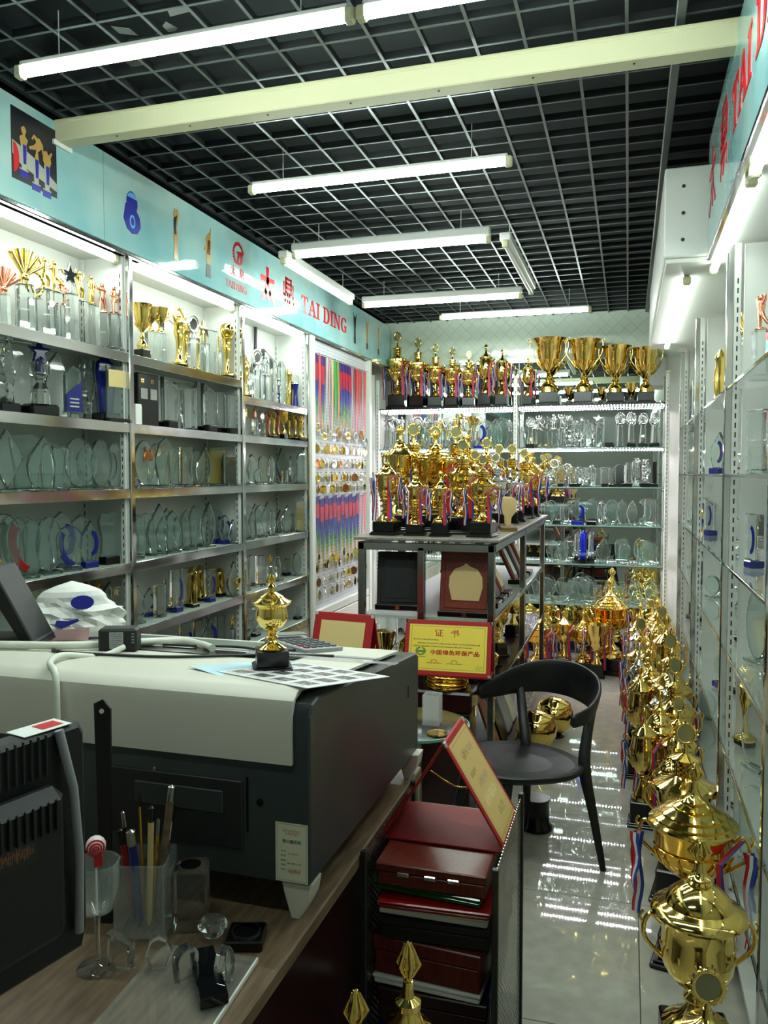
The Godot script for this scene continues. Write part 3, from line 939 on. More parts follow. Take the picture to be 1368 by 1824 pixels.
# builds an award under a fresh node; returns [node, name, description, category]
func award(kind: String, h: float) -> Array:
	var o := Node3D.new()
	var s := kind.split(" ")
	var k0 := s[0]
	var k1 := s[1] if s.size() > 1 else ""
	var k2 := s[2] if s.size() > 2 else ""
	if k0 == "col":
		var fh := minf(0.13, h * 0.42)
		var ch := h - fh
		var cw := clampf(h * 0.16, 0.036, 0.055)
		part(o, "base", bxm(Vector3(cw * 1.35, 0.022, cw * 1.35), 0.004, Vector3(0, 0.011, 0)), M.crystal)
		var m := MB.new()
		m.lathe([[0, 0.022], [cw * 0.70, 0.022], [cw * 0.62, ch * 0.5], [cw * 0.66, ch - 0.004], [cw * 0.6, ch], [0, ch]], 4 if int(h * 1000) % 2 == 0 else 6, true, Vector3.ZERO, 0.0, 1.0, 1.0, PI / 4)
		part(o, "column", m.done(), M.crystal)
		var f := part(o, "figure", figure_mesh(k2), M[k1], Vector3(0, ch, 0))
		f.scale = Vector3.ONE * fh
		var ds: Dictionary = {"fan": "shuttlecock", "wreath": "wreath", "dancer": "dancer figure", "runner": "runner figure", "stand": "standing figure", "star": "star", "shooter": "shooter figure", "kicker": "kicking figure", "cup": "cup", "disc": "ring emblem"}
		return [o, "figure_trophy", "crystal column with %s %s" % [k1 if k1 != "rose" else "rose-gold", ds[k2]], "trophy"]
	if k0 in ["diamond", "trap", "rect", "slant", "hex", "house", "circle", "oval", "arch", "flame", "leaf", "drop", "wave", "crescent"]:
		var w: float = h * {"diamond": .8, "trap": .75, "rect": .42, "slant": .4, "hex": .62, "house": .55, "circle": .95, "oval": .68, "arch": .62, "flame": .62, "leaf": .5, "drop": .6, "wave": .55, "crescent": .7}[k0]
		w = minf(w, 0.165)
		var bh := 0.014
		var bm: Material = M.plate
		if k1 in ["black", "dark", "goldstar"]:
			bh = minf(0.045, h * 0.16); bm = M.black
		elif k1 == "blue":
			bh = minf(0.03, h * 0.14); bm = M.blue
		part(o, "base", bxm(Vector3(maxf(w * 0.62, 0.05), bh, 0.055), 0.004, Vector3(0, bh / 2, 0)), bm)
		var th := 0.03 if k0 in ["rect", "slant"] else 0.017
		var body := part(o, "plate", prism(outline(k0, w, h - bh), -th / 2, th / 2, 0.0035), M.crystal if k0 in ["rect", "slant", "leaf", "drop"] else M.plate, Vector3(0, bh, 0))
		if k1 == "blue":
			part(o, "inlay", prism(outline("crescent", w * 0.55, (h - bh) * 0.62), th / 2 + 0.001, th / 2 + 0.005, 0.001), M.blue, Vector3(w * 0.12, bh + h * 0.12, 0), "blue curved inlay")
		elif k1 in ["goldstar", "goldcup"]:
			var e := part(o, "emblem", figure_mesh("star" if k1 == "goldstar" else "cup"), M.gold, Vector3(w * 0.1, h * (0.62 if k1 == "goldstar" else 0.22), th / 2 + 0.012))
			e.scale = Vector3.ONE * h * 0.3
		elif k1 == "horse":
			part(o, "emblem", prism(poly([-.035, 0, -.012, .012, .012, .004, .03, .012, .022, .035, .032, .05, .024, .07, .014, .062, .01, .045, -.008, .05, -.02, .075, -.034, .066, -.026, .045, -.036, .025]), 0, 0.008, 0.002), M.bronze, Vector3(0.02, h * 0.55, th / 2), "gilt horse emblem")
		elif k1 == "dark":
			part(o, "backing", prism(outline(k0, w * 1.15, h * 1.0), -th / 2 - 0.014, -th / 2 - 0.002, 0.002), M.black, Vector3(0.01, 0, 0))
		body.set_meta("label", "clear glass plate")
		var nm: Dictionary = {"trap": "trapezoid", "rect": "rectangular", "slant": "slant-topped", "hex": "six-sided", "house": "house-shaped", "flame": "flame-shaped", "leaf": "leaf-shaped", "drop": "teardrop", "wave": "wavy-edged", "arch": "arched", "circle": "round"}
		var tail: String = {"black": " on black base", "blue": " with blue inlay", "goldstar": " with gold star", "goldcup": " with gold cup", "horse": " with gilt horse", "dark": " with black backing"}.get(k1, "")
		return [o, "glass_award", "%s glass award%s" % [nm.get(k0, k0), tail], "award"]
	match k0:
		"swoosh":
			var w := minf(h * 0.75, 0.16)
			part(o, "base", bxm(Vector3(w * 0.7, 0.02, 0.06), 0.004, Vector3(0, 0.01, 0)), M.plate)
			part(o, "plate", prism(outline("arch", w, h - 0.02), -0.008, 0.008, 0.003), M.plate, Vector3(0, 0.02, 0))
			var pts := ellipse(w * 0.28, h * 0.62, w * 0.72, h * 0.55, 12, PI * 1.38, PI * 0.82)
			pts.append_array(ellipse(w * 0.34, h * 0.62, w * 0.58, h * 0.46, 12, PI * 0.86, PI * 1.38))
			part(o, "inlay", prism(pts, 0.009, 0.016, 0.0015), M[k1], Vector3.ZERO, k1 + " curved inlay")
			return [o, "glass_award", "arched glass award with %s curve" % k1, "award"]
		"twist":
			var bh := 0.04 if k1 == "black" else 0.016
			part(o, "base", bxm(Vector3(0.085, bh, 0.07), 0.005, Vector3(0, bh / 2, 0)), M.black if k1 == "black" else M.crystal)
			var m := MB.new()
			var pr := [[0, bh]]
			for k in 9:
				pr.append([0.034 - 0.008 * sin(k * 1.1), bh + (h - bh) * (k / 8.0)])
			pr.append([0, h])
			m.lathe(pr, 5, true, Vector3.ZERO, 2.2)
			part(o, "column", m.done(), M.crystal)
			return [o, "crystal_award", "twisted crystal column" + (" on black base" if k1 == "black" else ""), "award"]
		"facet", "bullet", "tower", "starcol", "ball", "vee":
			var dark := k1 == "black"
			var bh := minf(0.04, h * 0.16) if (dark or k0 == "tower") else 0.014
			part(o, "base", bxm(Vector3(0.075, bh, 0.06), 0.004, Vector3(0, bh / 2, 0)), M.black if (dark or k0 == "tower") else M.crystal)
			var m := MB.new()
			var r := minf(h * 0.2, 0.05)
			var gm: Material = M.blueglass if k1 == "blue" else M.crystal
			if k0 == "facet":
				m.lathe([[0, bh], [r * .55, bh], [r * .95, bh + h * .28], [r, bh + h * .5], [r * .75, h * .86], [r * .3, h], [0, h]], 8, true, Vector3.ZERO, 0.3, 1.0, 0.6)
			elif k0 == "bullet":
				m.lathe([[0, bh], [r * .7, bh], [r * .8, h * .6], [r * .7, h * .8], [r * .4, h * .94], [0, h]], 10, true, Vector3.ZERO, 0.0, 1.0, 0.7)
			elif k0 == "tower":
				m.lathe([[0, bh], [.034, bh], [.034, h * .26], [.02, h * .3], [.017, h * .92], [.022, h * .94], [0, h]], 6, true)
				part(o, "jewel", lath([[0, h * .2], [.04, h * .24], [.045, h * .28], [.03, h * .33], [0, h * .36]], 8, true), M.crystal)
			elif k0 == "vee":
				m.prism(poly([-.012, bh, .012, bh, .05, h, .03, h, 0, bh + h * .3, -.03, h, -.05, h]), -0.02, 0.02, 0.004)
			else:
				m.lathe([[0, bh], [.03, bh], [.022, h * .62], [.018, h * .66], [0, h * .66]], 6, true)
			part(o, "column", m.done(), gm)
			if k0 == "ball":
				part(o, "globe", lath([[0, h * .64], [h * .07, h * .66], [h * .13, h * .74], [h * .145, h * .82], [h * .13, h * .9], [h * .07, h * .98], [0, h]], 16), M.crystal)
			elif k0 == "starcol":
				var f := part(o, "star", figure_mesh("star"), M.crystal, Vector3(0, h * 0.6, 0))
				f.scale = Vector3.ONE * h * 0.4
			var ds: Dictionary = {"facet": "faceted crystal award", "bullet": "bullet-shaped crystal award", "tower": "slim crystal tower", "starcol": "crystal column with star", "ball": "crystal pillar with globe", "vee": "V-shaped crystal award"}
			return [o, "crystal_award", ("blue " if k1 == "blue" else "") + ds[k0] + (" on black base" if dark else ""), "award"]
		"bluestar":
			var bh := 0.05
			part(o, "base", bxm(Vector3(0.13, bh, 0.08), 0.01, Vector3(0, bh / 2, 0)), M.black)
			part(o, "column", lath([[0, bh], [.04, bh], [.04, bh + .05], [.018, bh + .085], [.02, bh + .1], [.038, bh + .12], [.04, bh + .165], [.02, bh + .18], [0, bh + .18]], 8, true), M.crystal)
			var f := part(o, "star", figure_mesh("star"), M.blue, Vector3(0, bh + 0.13, 0))
			f.scale = Vector3.ONE * 0.135
			return [o, "star_award", "blue star on clear crystal column", "award"]
		"blueplaque":
			part(o, "base", prism(poly([-.04, 0, .04, 0, .034, .03, -.034, .03]), -0.03, 0.03, 0.003), M.crystal)
			part(o, "plate", prism(poly([-.045, .03, .045, .03, .045, h * .9, .0, h, -.045, h * .8]), -0.01, 0.01, 0.003), M.plate)
			part(o, "backing", prism(poly([-.043, .035, .043, .035, .043, h * .72, -.043, h * .45]), 0.011, 0.014), M.blue)
			for k in 3:
				part(o, "lettering", bxm(Vector3(0.05, 0.006, 0.001), 0.0, Vector3(0, h * .38 - k * 0.016, 0.015)), M.greyprint)
			return [o, "glass_award", "clear plaque with slanted blue panel", "award"]
		"bluetaper":
			part(o, "base", bxm(Vector3(0.11, 0.045, 0.07), 0.006, Vector3(0, 0.0225, 0)), M.black)
			part(o, "plate", prism(poly([-.028, .045, .028, .045, .05, h * .8, .04, h * .93, .015, h, -.02, h, -.045, h * .92, -.05, h * .8]), -0.012, 0.012, 0.004), M.blue)
			part(o, "backing", prism(poly([-.034, .045, .034, .045, .056, h * .8, .045, h * .96, -.05, h * .95, -.056, h * .8]), -0.02, -0.0125, 0.002), M.crystal)
			return [o, "glass_award", "tall tapered blue crystal award", "award"]
		"printed":
			part(o, "base", bxm(Vector3(0.13, 0.02, 0.05), 0.003, Vector3(0, 0.01, 0)), M.black)
			part(o, "plate", bxm(Vector3(0.12, h - 0.02, 0.012), 0.002, Vector3(0, h / 2 + 0.01, 0)), M.plate)
			part(o, "picture", bxm(Vector3(0.10, h * 0.3, 0.001), 0.0, Vector3(0, h * 0.78, 0.0068)), M.certgold)
			return [o, "glass_award", "flat glass panel with yellow print", "award"]
		"blackbox":
			part(o, "case", bxm(Vector3(0.085, h, 0.06), 0.004, Vector3(0, h / 2, 0)), M.black)
			part(o, "window", bxm(Vector3(0.05, h * 0.2, 0.003), 0.0, Vector3(0, h * 0.62, 0.031)), M.silver)
			for k in 4:
				part(o, "lettering", bxm(Vector3(0.008, 0.008, 0.001), 0.0, Vector3(-0.015 + (k % 2) * 0.012, h * (0.88 - 0.04 * (k / 2)), 0.0308)), M.gold)
			return [o, "award_box", "black upright award box", "box"]
		"whitebox":
			part(o, "case", bxm(Vector3(0.045, h, 0.03), 0.002, Vector3(0, h / 2, 0)), M.plastic)
			part(o, "scalloped_top", bxm(Vector3(0.042, 0.006, 0.028), 0.002, Vector3(0, h + 0.003, 0)), M.paper)
			return [o, "small_box", "small white box before black boxes", "box"]
		"yellowplate", "blackplate":
			var w := 0.14
			part(o, "base", bxm(Vector3(w * .9, 0.016, 0.05), 0.003, Vector3(0, 0.008, 0)), M.plate)
			part(o, "plate", prism(poly([-.5 * w, .016, .5 * w, .016, .5 * w, h, -.5 * w, h]), -0.008, 0.008, 0.002), M.plate)
			part(o, "backing", bxm(Vector3(w * .94, h * .84, 0.003), 0.0, Vector3(0, h * .5, -0.011)), M.yellow if k0 == "yellowplate" else M.black)
			return [o, "glass_award", "square %s-backed glass plaque" % k0.replace("plate", ""), "award"]
		"goldcol":
			part(o, "base", bxm(Vector3(0.06, 0.02, 0.06), 0.004, Vector3(0, 0.01, 0)), M.black)
			part(o, "column", lath([[0, .02], [.026, .02], [.028, h * .3], [.032, h * .5], [.022, h * .78], [.03, h * .86], [.02, h * .92], [.006, h], [0, h]], 14), M.gold)
			return [o, "vase_trophy", "slim gold vase trophy", "trophy"]
		"statue", "globe":
			part(o, "base", bxm(Vector3(0.07, 0.024, 0.06), 0.005, Vector3(0, 0.012, 0)), M.black)
			var f := part(o, "figure", statue_mesh(), M[k1], Vector3(0, 0.024, 0))
			f.scale = Vector3(1.3, 1.0, 1.3) * (h - 0.024)
			if k0 == "globe":
				var g := MB.new()
				g.ball(Vector3(0, h * 0.92, 0), h * 0.13, 14)
				part(o, "globe", g.done(), M.gold)
				return [o, "statuette", "gold statuette holding a globe", "trophy"]
			return [o, "statuette", "slender %s statuette" % ("gold" if k1 == "gold" else "rose-gold"), "trophy"]
		"bluevase":
			part(o, "base", bxm(Vector3(0.06, 0.018, 0.05), 0.003, Vector3(0, 0.009, 0)), M.black)
			part(o, "vase", lath([[0, .018], [.022, .018], [.016, h * .3], [.014, h * .5], [.024, h * .72], [.014, h * .73], [0, h * .6]], 12), M.blue)
			part(o, "globe", lath([[0, h * .7], [.02, h * .76], [.028, h * .86], [.02, h * .96], [0, h]], 12), M.crystal)
			return [o, "crystal_award", "blue vase with crystal top", "award"]
		"slab":
			part(o, "base", bxm(Vector3(0.06, 0.03, 0.05), 0.003, Vector3(0, 0.015, 0)), M.black)
			part(o, "plate", bxm(Vector3(0.03, h - 0.03, 0.02), 0.002, Vector3(0, h / 2 + 0.015, 0)), M.black)
			return [o, "slim_award", "narrow black upright award", "award"]
		"cup":
			o.free()
			var c := cup_proto("open", "gold", 0).duplicate() as Node3D
			c.scale = Vector3(h * 0.85, h, h * 0.85)
			return [c, "trophy_cup", "small gold cup on black plinth", "trophy"]
		"ring":
			part(o, "base", bxm(Vector3(0.06, 0.022, 0.045), 0.004, Vector3(0, 0.011, 0)), M.black)
			var ring := []
			var r := (h - 0.02) * 0.4
			for k in 25:
				ring.append(Vector3(cos(TAU * k / 24) * r * 0.8, 0.02 + r * 1.15 + sin(TAU * k / 24) * r, 0))
			part(o, "hoop", tubem(ring, r * 0.22, 8), M.crystal)
			if k1 == "goldstar":
				var f := part(o, "star", figure_mesh("star"), M.gold, Vector3(r * 0.6, 0.02 + r * 1.4, 0.01))
				f.scale = Vector3.ONE * 0.05
			return [o, "crystal_award", "crystal hoop award", "award"]
	return [o, "award", kind, "award"]


func shelf_row(items: Array, y: float, turn: float, where: String, group: String, jitter := 0.12, from_end := "from left") -> void:
	for k in items.size():
		var it = items[k]
		var a := award(it[3], it[2])
		var lab := "%s, %s %s on %s" % [a[2], ORD[k], from_end, where]
		var o: Node3D = put(a[0], a[1], lab, a[3], group)
		o.position = Vector3(it[0], y, it[1])
		o.rotation.y = turn + rng.randf_range(-jitter, jitter)


# ---------------------------------------------------------------- lamps
func tube_lamp(a: Vector3, b: Vector3, label: String, lit := true, housing := true, energy := 1.0, down := Vector3.DOWN) -> void:
	var mid := (a + b) / 2
	var ln := a.distance_to(b)
	var o := thing("tube_light", label, "lamp", mid, 0.0, "fluorescent tubes")
	o.rotation.y = atan2((b - a).x, (b - a).z)
	var g := MB.new()
	g.tube([Vector3(0, 0, -ln / 2 + 0.025), Vector3(0, 0, ln / 2 - 0.025)], 0.0145, 12)
	part(o, "tube", g.done(), (M.tubeglow if energy >= EN * 0.4 else M.dimtubeglow) if lit else M.plastic)
	for s in [-1.0, 1.0]:
		part(o, "end_cap", bxm(Vector3(0.034, 0.04, 0.03), 0.006, Vector3(0, 0.002, s * (ln / 2 - 0.012))), M.cream)
	if housing:
		part(o, "housing", bxm(Vector3(0.062, 0.045, ln), 0.006, Vector3(0, 0.042, 0)), M.plastic)
	else:
		part(o, "rail", bxm(Vector3(0.022, 0.016, ln - 0.03), 0.003, Vector3(0, 0.026, 0)), M.plastic)
	if a.y > 2.9:
		for k in 2:
			part(o, "hanger", tubem([Vector3(0, 0.03, (k - 0.5) * ln * 0.72), Vector3(0, CEIL - a.y + 0.002, (k - 0.5) * ln * 0.72)], 0.0018, 5), M.plastic)
	if lit:
		var l := AreaLight3D.new()
		l.name = "tube_glow"
		l.area_size = Vector2(0.03, ln - 0.06)
		l.area_normalize_energy = true
		l.light_energy = energy
		l.light_color = Color(0.93, 1.0, 0.965)
		l.shadow_enabled = true
		l.area_range = 12.0
		o.add_child(l)
		l.position = down * 0.018
		var up := Vector3(0, 0, 1)
		l.basis = Basis.looking_at(down, up)


func led_strip(x0: float, x1: float, y: float, z: float, label: String, energy: float, lip := false) -> void:
	var o := thing("led_strip", label, "lamp", Vector3((x0 + x1) / 2, y, z), 0.0, "strips of lights under the back shelves")
	part(o, "tape", bxm(Vector3(x1 - x0, 0.003, 0.012)), M.ltgrey, Vector3(0, 0.0015, 0))
	if lip:
		part(o, "added_lip", bxm(Vector3(x1 - x0, 0.0075, 0.0015), 0.0, Vector3(0, -0.0002, 0.0068)), M.steel)  # added to hide the dots and stop their light going forward
	var m := MB.new()
	var k := x0 + 0.01
	while k < x1:
		m.box(Vector3(k - (x0 + x1) / 2, -0.0015, 0), Vector3(0.008, 0.003, 0.007))
		k += 0.026
	var dots := part(o, "led_dots", m.done(), M.ledglow)
	dots.set_meta("kind", "stuff")
	var l := AreaLight3D.new()
	l.name = "led_glow"
	l.area_size = Vector2(x1 - x0, 0.004)
	l.area_normalize_energy = true
	l.light_energy = energy
	l.light_color = Color(0.98, 0.97, 1.0)
	l.shadow_enabled = true
	l.area_range = 8.0
	o.add_child(l)
	l.position = Vector3(0, -0.0008, 0)
	l.basis = Basis.looking_at(Vector3.DOWN, Vector3(0, 0, 1))


# ---------------------------------------------------------------- tables of what stands where (metres)
# cabinet, shelf, [x, z, height, kind]
const LEFT := [
	[0, 0, [[-2.300,-2.576,0.236,"col rose fan"], [-2.300,-2.690,0.331,"col gold fan"], [-2.300,-2.748,0.273,"col gold wreath"], [-2.300,-2.809,0.337,"col gold dancer"], [-2.300,-2.870,0.339,"col gold runner"], [-2.300,-2.913,0.275,"col rose stand"], [-2.300,-2.962,0.352,"col silver star"], [-2.300,-3.028,0.335,"col gold dancer"], [-2.300,-3.109,0.334,"col gold stand"], [-2.283,-3.165,0.311,"col rose shooter"], [-2.232,-3.180,0.296,"col rose kicker"]]],
	[0, 1, [[-2.275,-2.549,0.286,"twist black"], [-2.345,-2.688,0.298,"rect black"], [-2.275,-2.739,0.302,"bluestar"], [-2.345,-2.915,0.290,"leaf clear"], [-2.275,-2.933,0.233,"blueplaque"], [-2.345,-3.120,0.305,"twist clear"], [-2.275,-3.165,0.293,"bluetaper"], [-2.225,-3.180,0.257,"printed"]]],
	[0, 2, [[-2.275,-2.544,0.242,"diamond clear"], [-2.345,-2.727,0.233,"trap clear"], [-2.275,-2.735,0.227,"flame clear"], [-2.345,-2.880,0.207,"arch clear"], [-2.275,-2.848,0.188,"wave clear"], [-2.345,-3.001,0.174,"drop clear"], [-2.275,-2.972,0.226,"circle clear"], [-2.345,-3.109,0.193,"oval clear"], [-2.275,-3.119,0.227,"oval clear"], [-2.249,-3.165,0.209,"crescent clear"]]],
	[0, 3, [[-2.275,-2.517,0.262,"swoosh yellow"], [-2.345,-2.643,0.251,"swoosh green"], [-2.275,-2.624,0.246,"swoosh red"], [-2.345,-2.776,0.233,"arch clear"], [-2.275,-2.772,0.238,"oval clear"], [-2.345,-2.935,0.251,"hex blue"], [-2.275,-2.895,0.192,"swoosh blue"], [-2.345,-3.062,0.230,"hex clear"], [-2.275,-3.023,0.206,"flame blue"], [-2.267,-3.165,0.239,"wave black"]]],
	[0, 4, [[-2.275,-2.678,0.265,"circle clear"], [-2.345,-2.898,0.256,"flame clear"], [-2.275,-2.936,0.254,"arch clear"], [-2.345,-3.092,0.241,"goldcol"], [-2.275,-3.078,0.251,"goldcol"], [-2.279,-3.165,0.234,"leaf goldstar"], [-2.235,-3.179,0.214,"rect clear"]]],
	[1, 0, [[-2.275,-3.460,0.274,"cup open"], [-2.300,-3.576,0.282,"col gold cup"], [-2.300,-3.657,0.295,"col gold cup"], [-2.345,-3.814,0.295,"slant clear"], [-2.275,-3.799,0.321,"statue gold"], [-2.345,-3.985,0.306,"statue gold"], [-2.300,-3.991,0.326,"col silver disc"], [-2.300,-4.095,0.314,"col gold star"], [-2.275,-4.125,0.262,"rect clear"], [-2.300,-4.256,0.272,"col gold stand"], [-2.255,-4.295,0.315,"globe gold"]]],
	[1, 1, [[-2.300,-3.466,0.261,"blackbox"], [-2.300,-3.548,0.263,"blackbox"], [-2.225,-3.330,0.093,"whitebox"], [-2.345,-3.694,0.258,"rect black"], [-2.275,-3.703,0.268,"slant black"], [-2.345,-3.930,0.272,"rect clear"], [-2.275,-3.892,0.230,"rect clear"], [-2.345,-4.111,0.292,"facet black"], [-2.275,-4.119,0.278,"slant black"], [-2.299,-4.295,0.254,"rect black"], [-2.235,-4.305,0.234,"rect black"]]],
	[1, 2, [[-2.275,-3.463,0.236,"oval horse"], [-2.345,-3.670,0.231,"house clear"], [-2.275,-3.649,0.261,"hex clear"], [-2.345,-3.865,0.214,"arch clear"], [-2.275,-3.850,0.213,"rect clear"], [-2.345,-4.078,0.204,"oval clear"], [-2.275,-4.042,0.228,"flame clear"], [-2.300,-4.243,0.225,"yellowplate"], [-2.234,-4.310,0.184,"blackplate"]]],
	[1, 3, [[-2.275,-3.383,0.208,"wave clear"], [-2.345,-3.550,0.215,"wave clear"], [-2.275,-3.569,0.263,"flame clear"], [-2.345,-3.752,0.232,"flame clear"], [-2.275,-3.709,0.223,"hex clear"], [-2.345,-3.891,0.190,"oval clear"], [-2.275,-3.878,0.225,"arch clear"], [-2.345,-4.077,0.235,"arch clear"], [-2.275,-4.080,0.255,"flame clear"], [-2.340,-4.295,0.204,"arch blue"], [-2.275,-4.284,0.172,"hex blue"], [-2.235,-4.305,0.145,"drop clear"]]],
	[1, 4, [[-2.275,-3.388,0.190,"drop clear"], [-2.345,-3.591,0.146,"flame blue"], [-2.275,-3.584,0.164,"rect clear"], [-2.345,-3.782,0.171,"rect clear"], [-2.275,-3.740,0.226,"rect blue"], [-2.345,-3.942,0.207,"rect clear"], [-2.275,-3.906,0.223,"goldcol"], [-2.345,-4.114,0.207,"goldcol"], [-2.275,-4.097,0.186,"rect blue"], [-2.317,-4.295,0.172,"goldcol"], [-2.235,-4.308,0.210,"drop goldcup"]]],
	[1, 5, [[-2.275,-3.830,0.242,"rect blue"], [-2.345,-4.082,0.207,"rect clear"], [-2.275,-4.085,0.223,"flame blue"], [-2.317,-4.295,0.192,"rect clear"], [-2.235,-4.295,0.209,"col gold star"]]],
	[2, 0, [[-2.275,-4.571,0.256,"statue gold"], [-2.300,-4.700,0.243,"col silver star"], [-2.300,-4.790,0.341,"col silver disc"], [-2.300,-4.891,0.312,"col silver stand"], [-2.275,-4.915,0.351,"slant clear"], [-2.345,-5.148,0.338,"slant clear"], [-2.275,-5.113,0.304,"facet clear"], [-2.314,-5.325,0.282,"goldcol"], [-2.262,-5.325,0.241,"bluevase"]]],
	[2, 1, [[-2.300,-4.624,0.199,"col gold stand"], [-2.300,-4.752,0.209,"col rose stand"], [-2.300,-4.859,0.174,"col silver disc"], [-2.345,-5.051,0.200,"statue rose"], [-2.275,-4.980,0.182,"statue gold"], [-2.345,-5.208,0.232,"statue rose"], [-2.275,-5.146,0.214,"cup open"], [-2.311,-5.325,0.200,"statue gold"], [-2.264,-5.325,0.207,"statue gold"], [-2.235,-5.338,0.188,"statue gold"], [-2.225,-5.340,0.179,"statue gold"]]],
	[2, 2, [[-2.275,-4.545,0.203,"arch clear"], [-2.345,-4.790,0.199,"hex clear"], [-2.275,-4.726,0.100,"circle clear"], [-2.345,-4.958,0.191,"arch clear"], [-2.275,-4.931,0.187,"facet clear"], [-2.345,-5.261,0.253,"diamond clear"], [-2.275,-5.159,0.095,"rect clear"], [-2.296,-5.325,0.199,"facet clear"], [-2.225,-5.340,0.223,"arch clear"]]],
	[2, 3, [[-2.275,-4.578,0.217,"arch clear"], [-2.345,-4.817,0.219,"flame clear"], [-2.275,-4.771,0.214,"arch clear"], [-2.345,-5.006,0.227,"flame clear"], [-2.275,-4.943,0.174,"facet clear"], [-2.345,-5.226,0.161,"drop clear"], [-2.275,-5.184,0.195,"flame clear"], [-2.290,-5.325,0.133,"bullet clear"], [-2.226,-5.340,0.218,"yellowplate"]]],
	[2, 4, [[-2.275,-4.542,0.213,"rect clear"], [-2.345,-4.770,0.203,"arch clear"], [-2.275,-4.766,0.201,"rect clear"], [-2.300,-4.966,0.189,"col gold star"], [-2.275,-5.028,0.165,"facet clear"], [-2.339,-5.325,0.129,"ring goldstar"], [-2.261,-5.325,0.164,"oval clear"]]],
	[2, 5, [[-2.275,-4.536,0.234,"ring clear"], [-2.345,-4.755,0.134,"circle clear"], [-2.275,-4.686,0.200,"ring clear"], [-2.254,-5.325,0.113,"ring clear"]]],
]
const LEFT_Y := [[2.249, 1.93, 1.629, 1.287, 0.972, 0.66], [2.249, 1.93, 1.629, 1.287, 0.972, 0.66], [2.161, 1.93, 1.629, 1.287, 0.972, 0.66]]
const BAY := [-2.05, -3.24, -4.37, -5.40]
const BACK := [
	[1.927,[[-2.180,-7.330,0.312,"col silver star"],[-2.129,-7.400,0.300,"col silver disc"],[-2.037,-7.330,0.309,"col silver stand"],[-1.980,-7.400,0.297,"slant blue"],[-1.885,-7.330,0.306,"col silver disc"],[-1.833,-7.400,0.294,"col silver star"],[-1.746,-7.330,0.303,"slant clear"],[-1.693,-7.400,0.297,"col gold star"],[-1.603,-7.330,0.300,"col silver disc"],[-1.543,-7.400,0.294,"col gold dancer"],[-1.450,-7.330,0.297,"col silver stand"],[-1.391,-7.400,0.301,"col gold cup"],[-1.310,-7.330,0.279,"drop blue"],[-1.255,-7.400,0.298,"slant clear"],[-1.172,-7.330,0.276,"flame clear"],[-1.111,-7.400,0.285,"oval clear"],[-1.035,-7.330,0.274,"col silver star"],[-0.918,-7.400,0.276,"vee clear"],[-0.844,-7.330,0.285,"ball black"],[-0.777,-7.400,0.298,"col silver dancer"],[-0.701,-7.330,0.302,"col silver star"],[-0.648,-7.400,0.306,"col silver stand"],[-0.574,-7.330,0.299,"col silver dancer"],[-0.516,-7.400,0.293,"twist clear"],[-0.457,-7.330,0.248,"twist clear"],[-0.404,-7.400,0.281,"facet clear"],[-0.337,-7.330,0.245,"facet clear"],[-0.260,-7.400,0.307,"starcol clear"],[-0.162,-7.330,0.271,"rect black"],[-0.074,-7.400,0.313,"ball clear"],[0.019,-7.330,0.306,"ball black"],[0.118,-7.400,0.304,"ball black"],[0.213,-7.330,0.297,"ball black"]]],
	[1.585,[[-2.180,-7.330,0.232,"rect clear"],[-2.112,-7.400,0.211,"facet clear"],[-1.169,-7.330,0.197,"rect clear"],[-0.874,-7.400,0.187,"facet clear"],[-0.692,-7.330,0.160,"twist clear"],[-0.640,-7.400,0.246,"col silver disc"],[-0.574,-7.330,0.195,"rect black"],[-0.526,-7.400,0.206,"col silver disc"],[-0.472,-7.330,0.175,"rect black"],[-0.423,-7.400,0.185,"facet black"],[-0.361,-7.330,0.175,"twist clear"],[-0.312,-7.400,0.195,"facet clear"],[-0.256,-7.330,0.165,"rect clear"],[-0.201,-7.400,0.175,"rect black"],[-0.138,-7.330,0.164,"rect black"],[-0.078,-7.400,0.199,"oval dark"],[-0.003,-7.330,0.227,"bullet black"],[0.067,-7.400,0.252,"facet clear"],[0.145,-7.330,0.241,"twist black"],[0.221,-7.400,0.222,"slab black"]]],
	[1.250,[[-0.689,-7.330,0.205,"arch clear"],[-0.611,-7.400,0.188,"arch black"],[-0.537,-7.330,0.182,"rect clear"],[-0.430,-7.400,0.220,"diamond blue"],[-0.305,-7.330,0.224,"arch black"],[-0.221,-7.400,0.212,"facet clear"],[-0.134,-7.330,0.225,"oval clear"],[-0.050,-7.400,0.229,"leaf clear"],[0.035,-7.330,0.212,"leaf clear"],[0.114,-7.400,0.225,"crescent clear"],[0.187,-7.330,0.228,"rect clear"]]],
	[0.910,[[-0.636,-7.330,0.199,"hex clear"],[-0.563,-7.400,0.175,"hex clear"],[-0.494,-7.330,0.193,"rect clear"],[-0.436,-7.400,0.264,"tower clear"],[-0.379,-7.330,0.275,"tower blue"],[-0.314,-7.400,0.267,"tower clear"],[-0.206,-7.330,0.229,"flame clear"],[-0.045,-7.400,0.218,"arch clear"],[-0.021,-7.330,0.175,"arch clear"],[0.105,-7.400,0.221,"col gold star"],[0.137,-7.330,0.218,"circle clear"],[0.190,-7.400,0.194,"circle clear"]]],
	[0.553,[[-0.797,-7.330,0.208,"hex clear"],[-0.704,-7.400,0.213,"circle clear"],[-0.559,-7.330,0.186,"circle clear"],[-0.456,-7.400,0.192,"circle clear"],[-0.403,-7.330,0.237,"circle clear"],[-0.339,-7.400,0.216,"circle clear"],[-0.248,-7.330,0.169,"rect clear"],[-0.145,-7.400,0.173,"wave clear"],[-0.063,-7.330,0.166,"wave clear"],[0.073,-7.400,0.202,"hex clear"],[0.212,-7.330,0.206,"hex clear"]]],
]
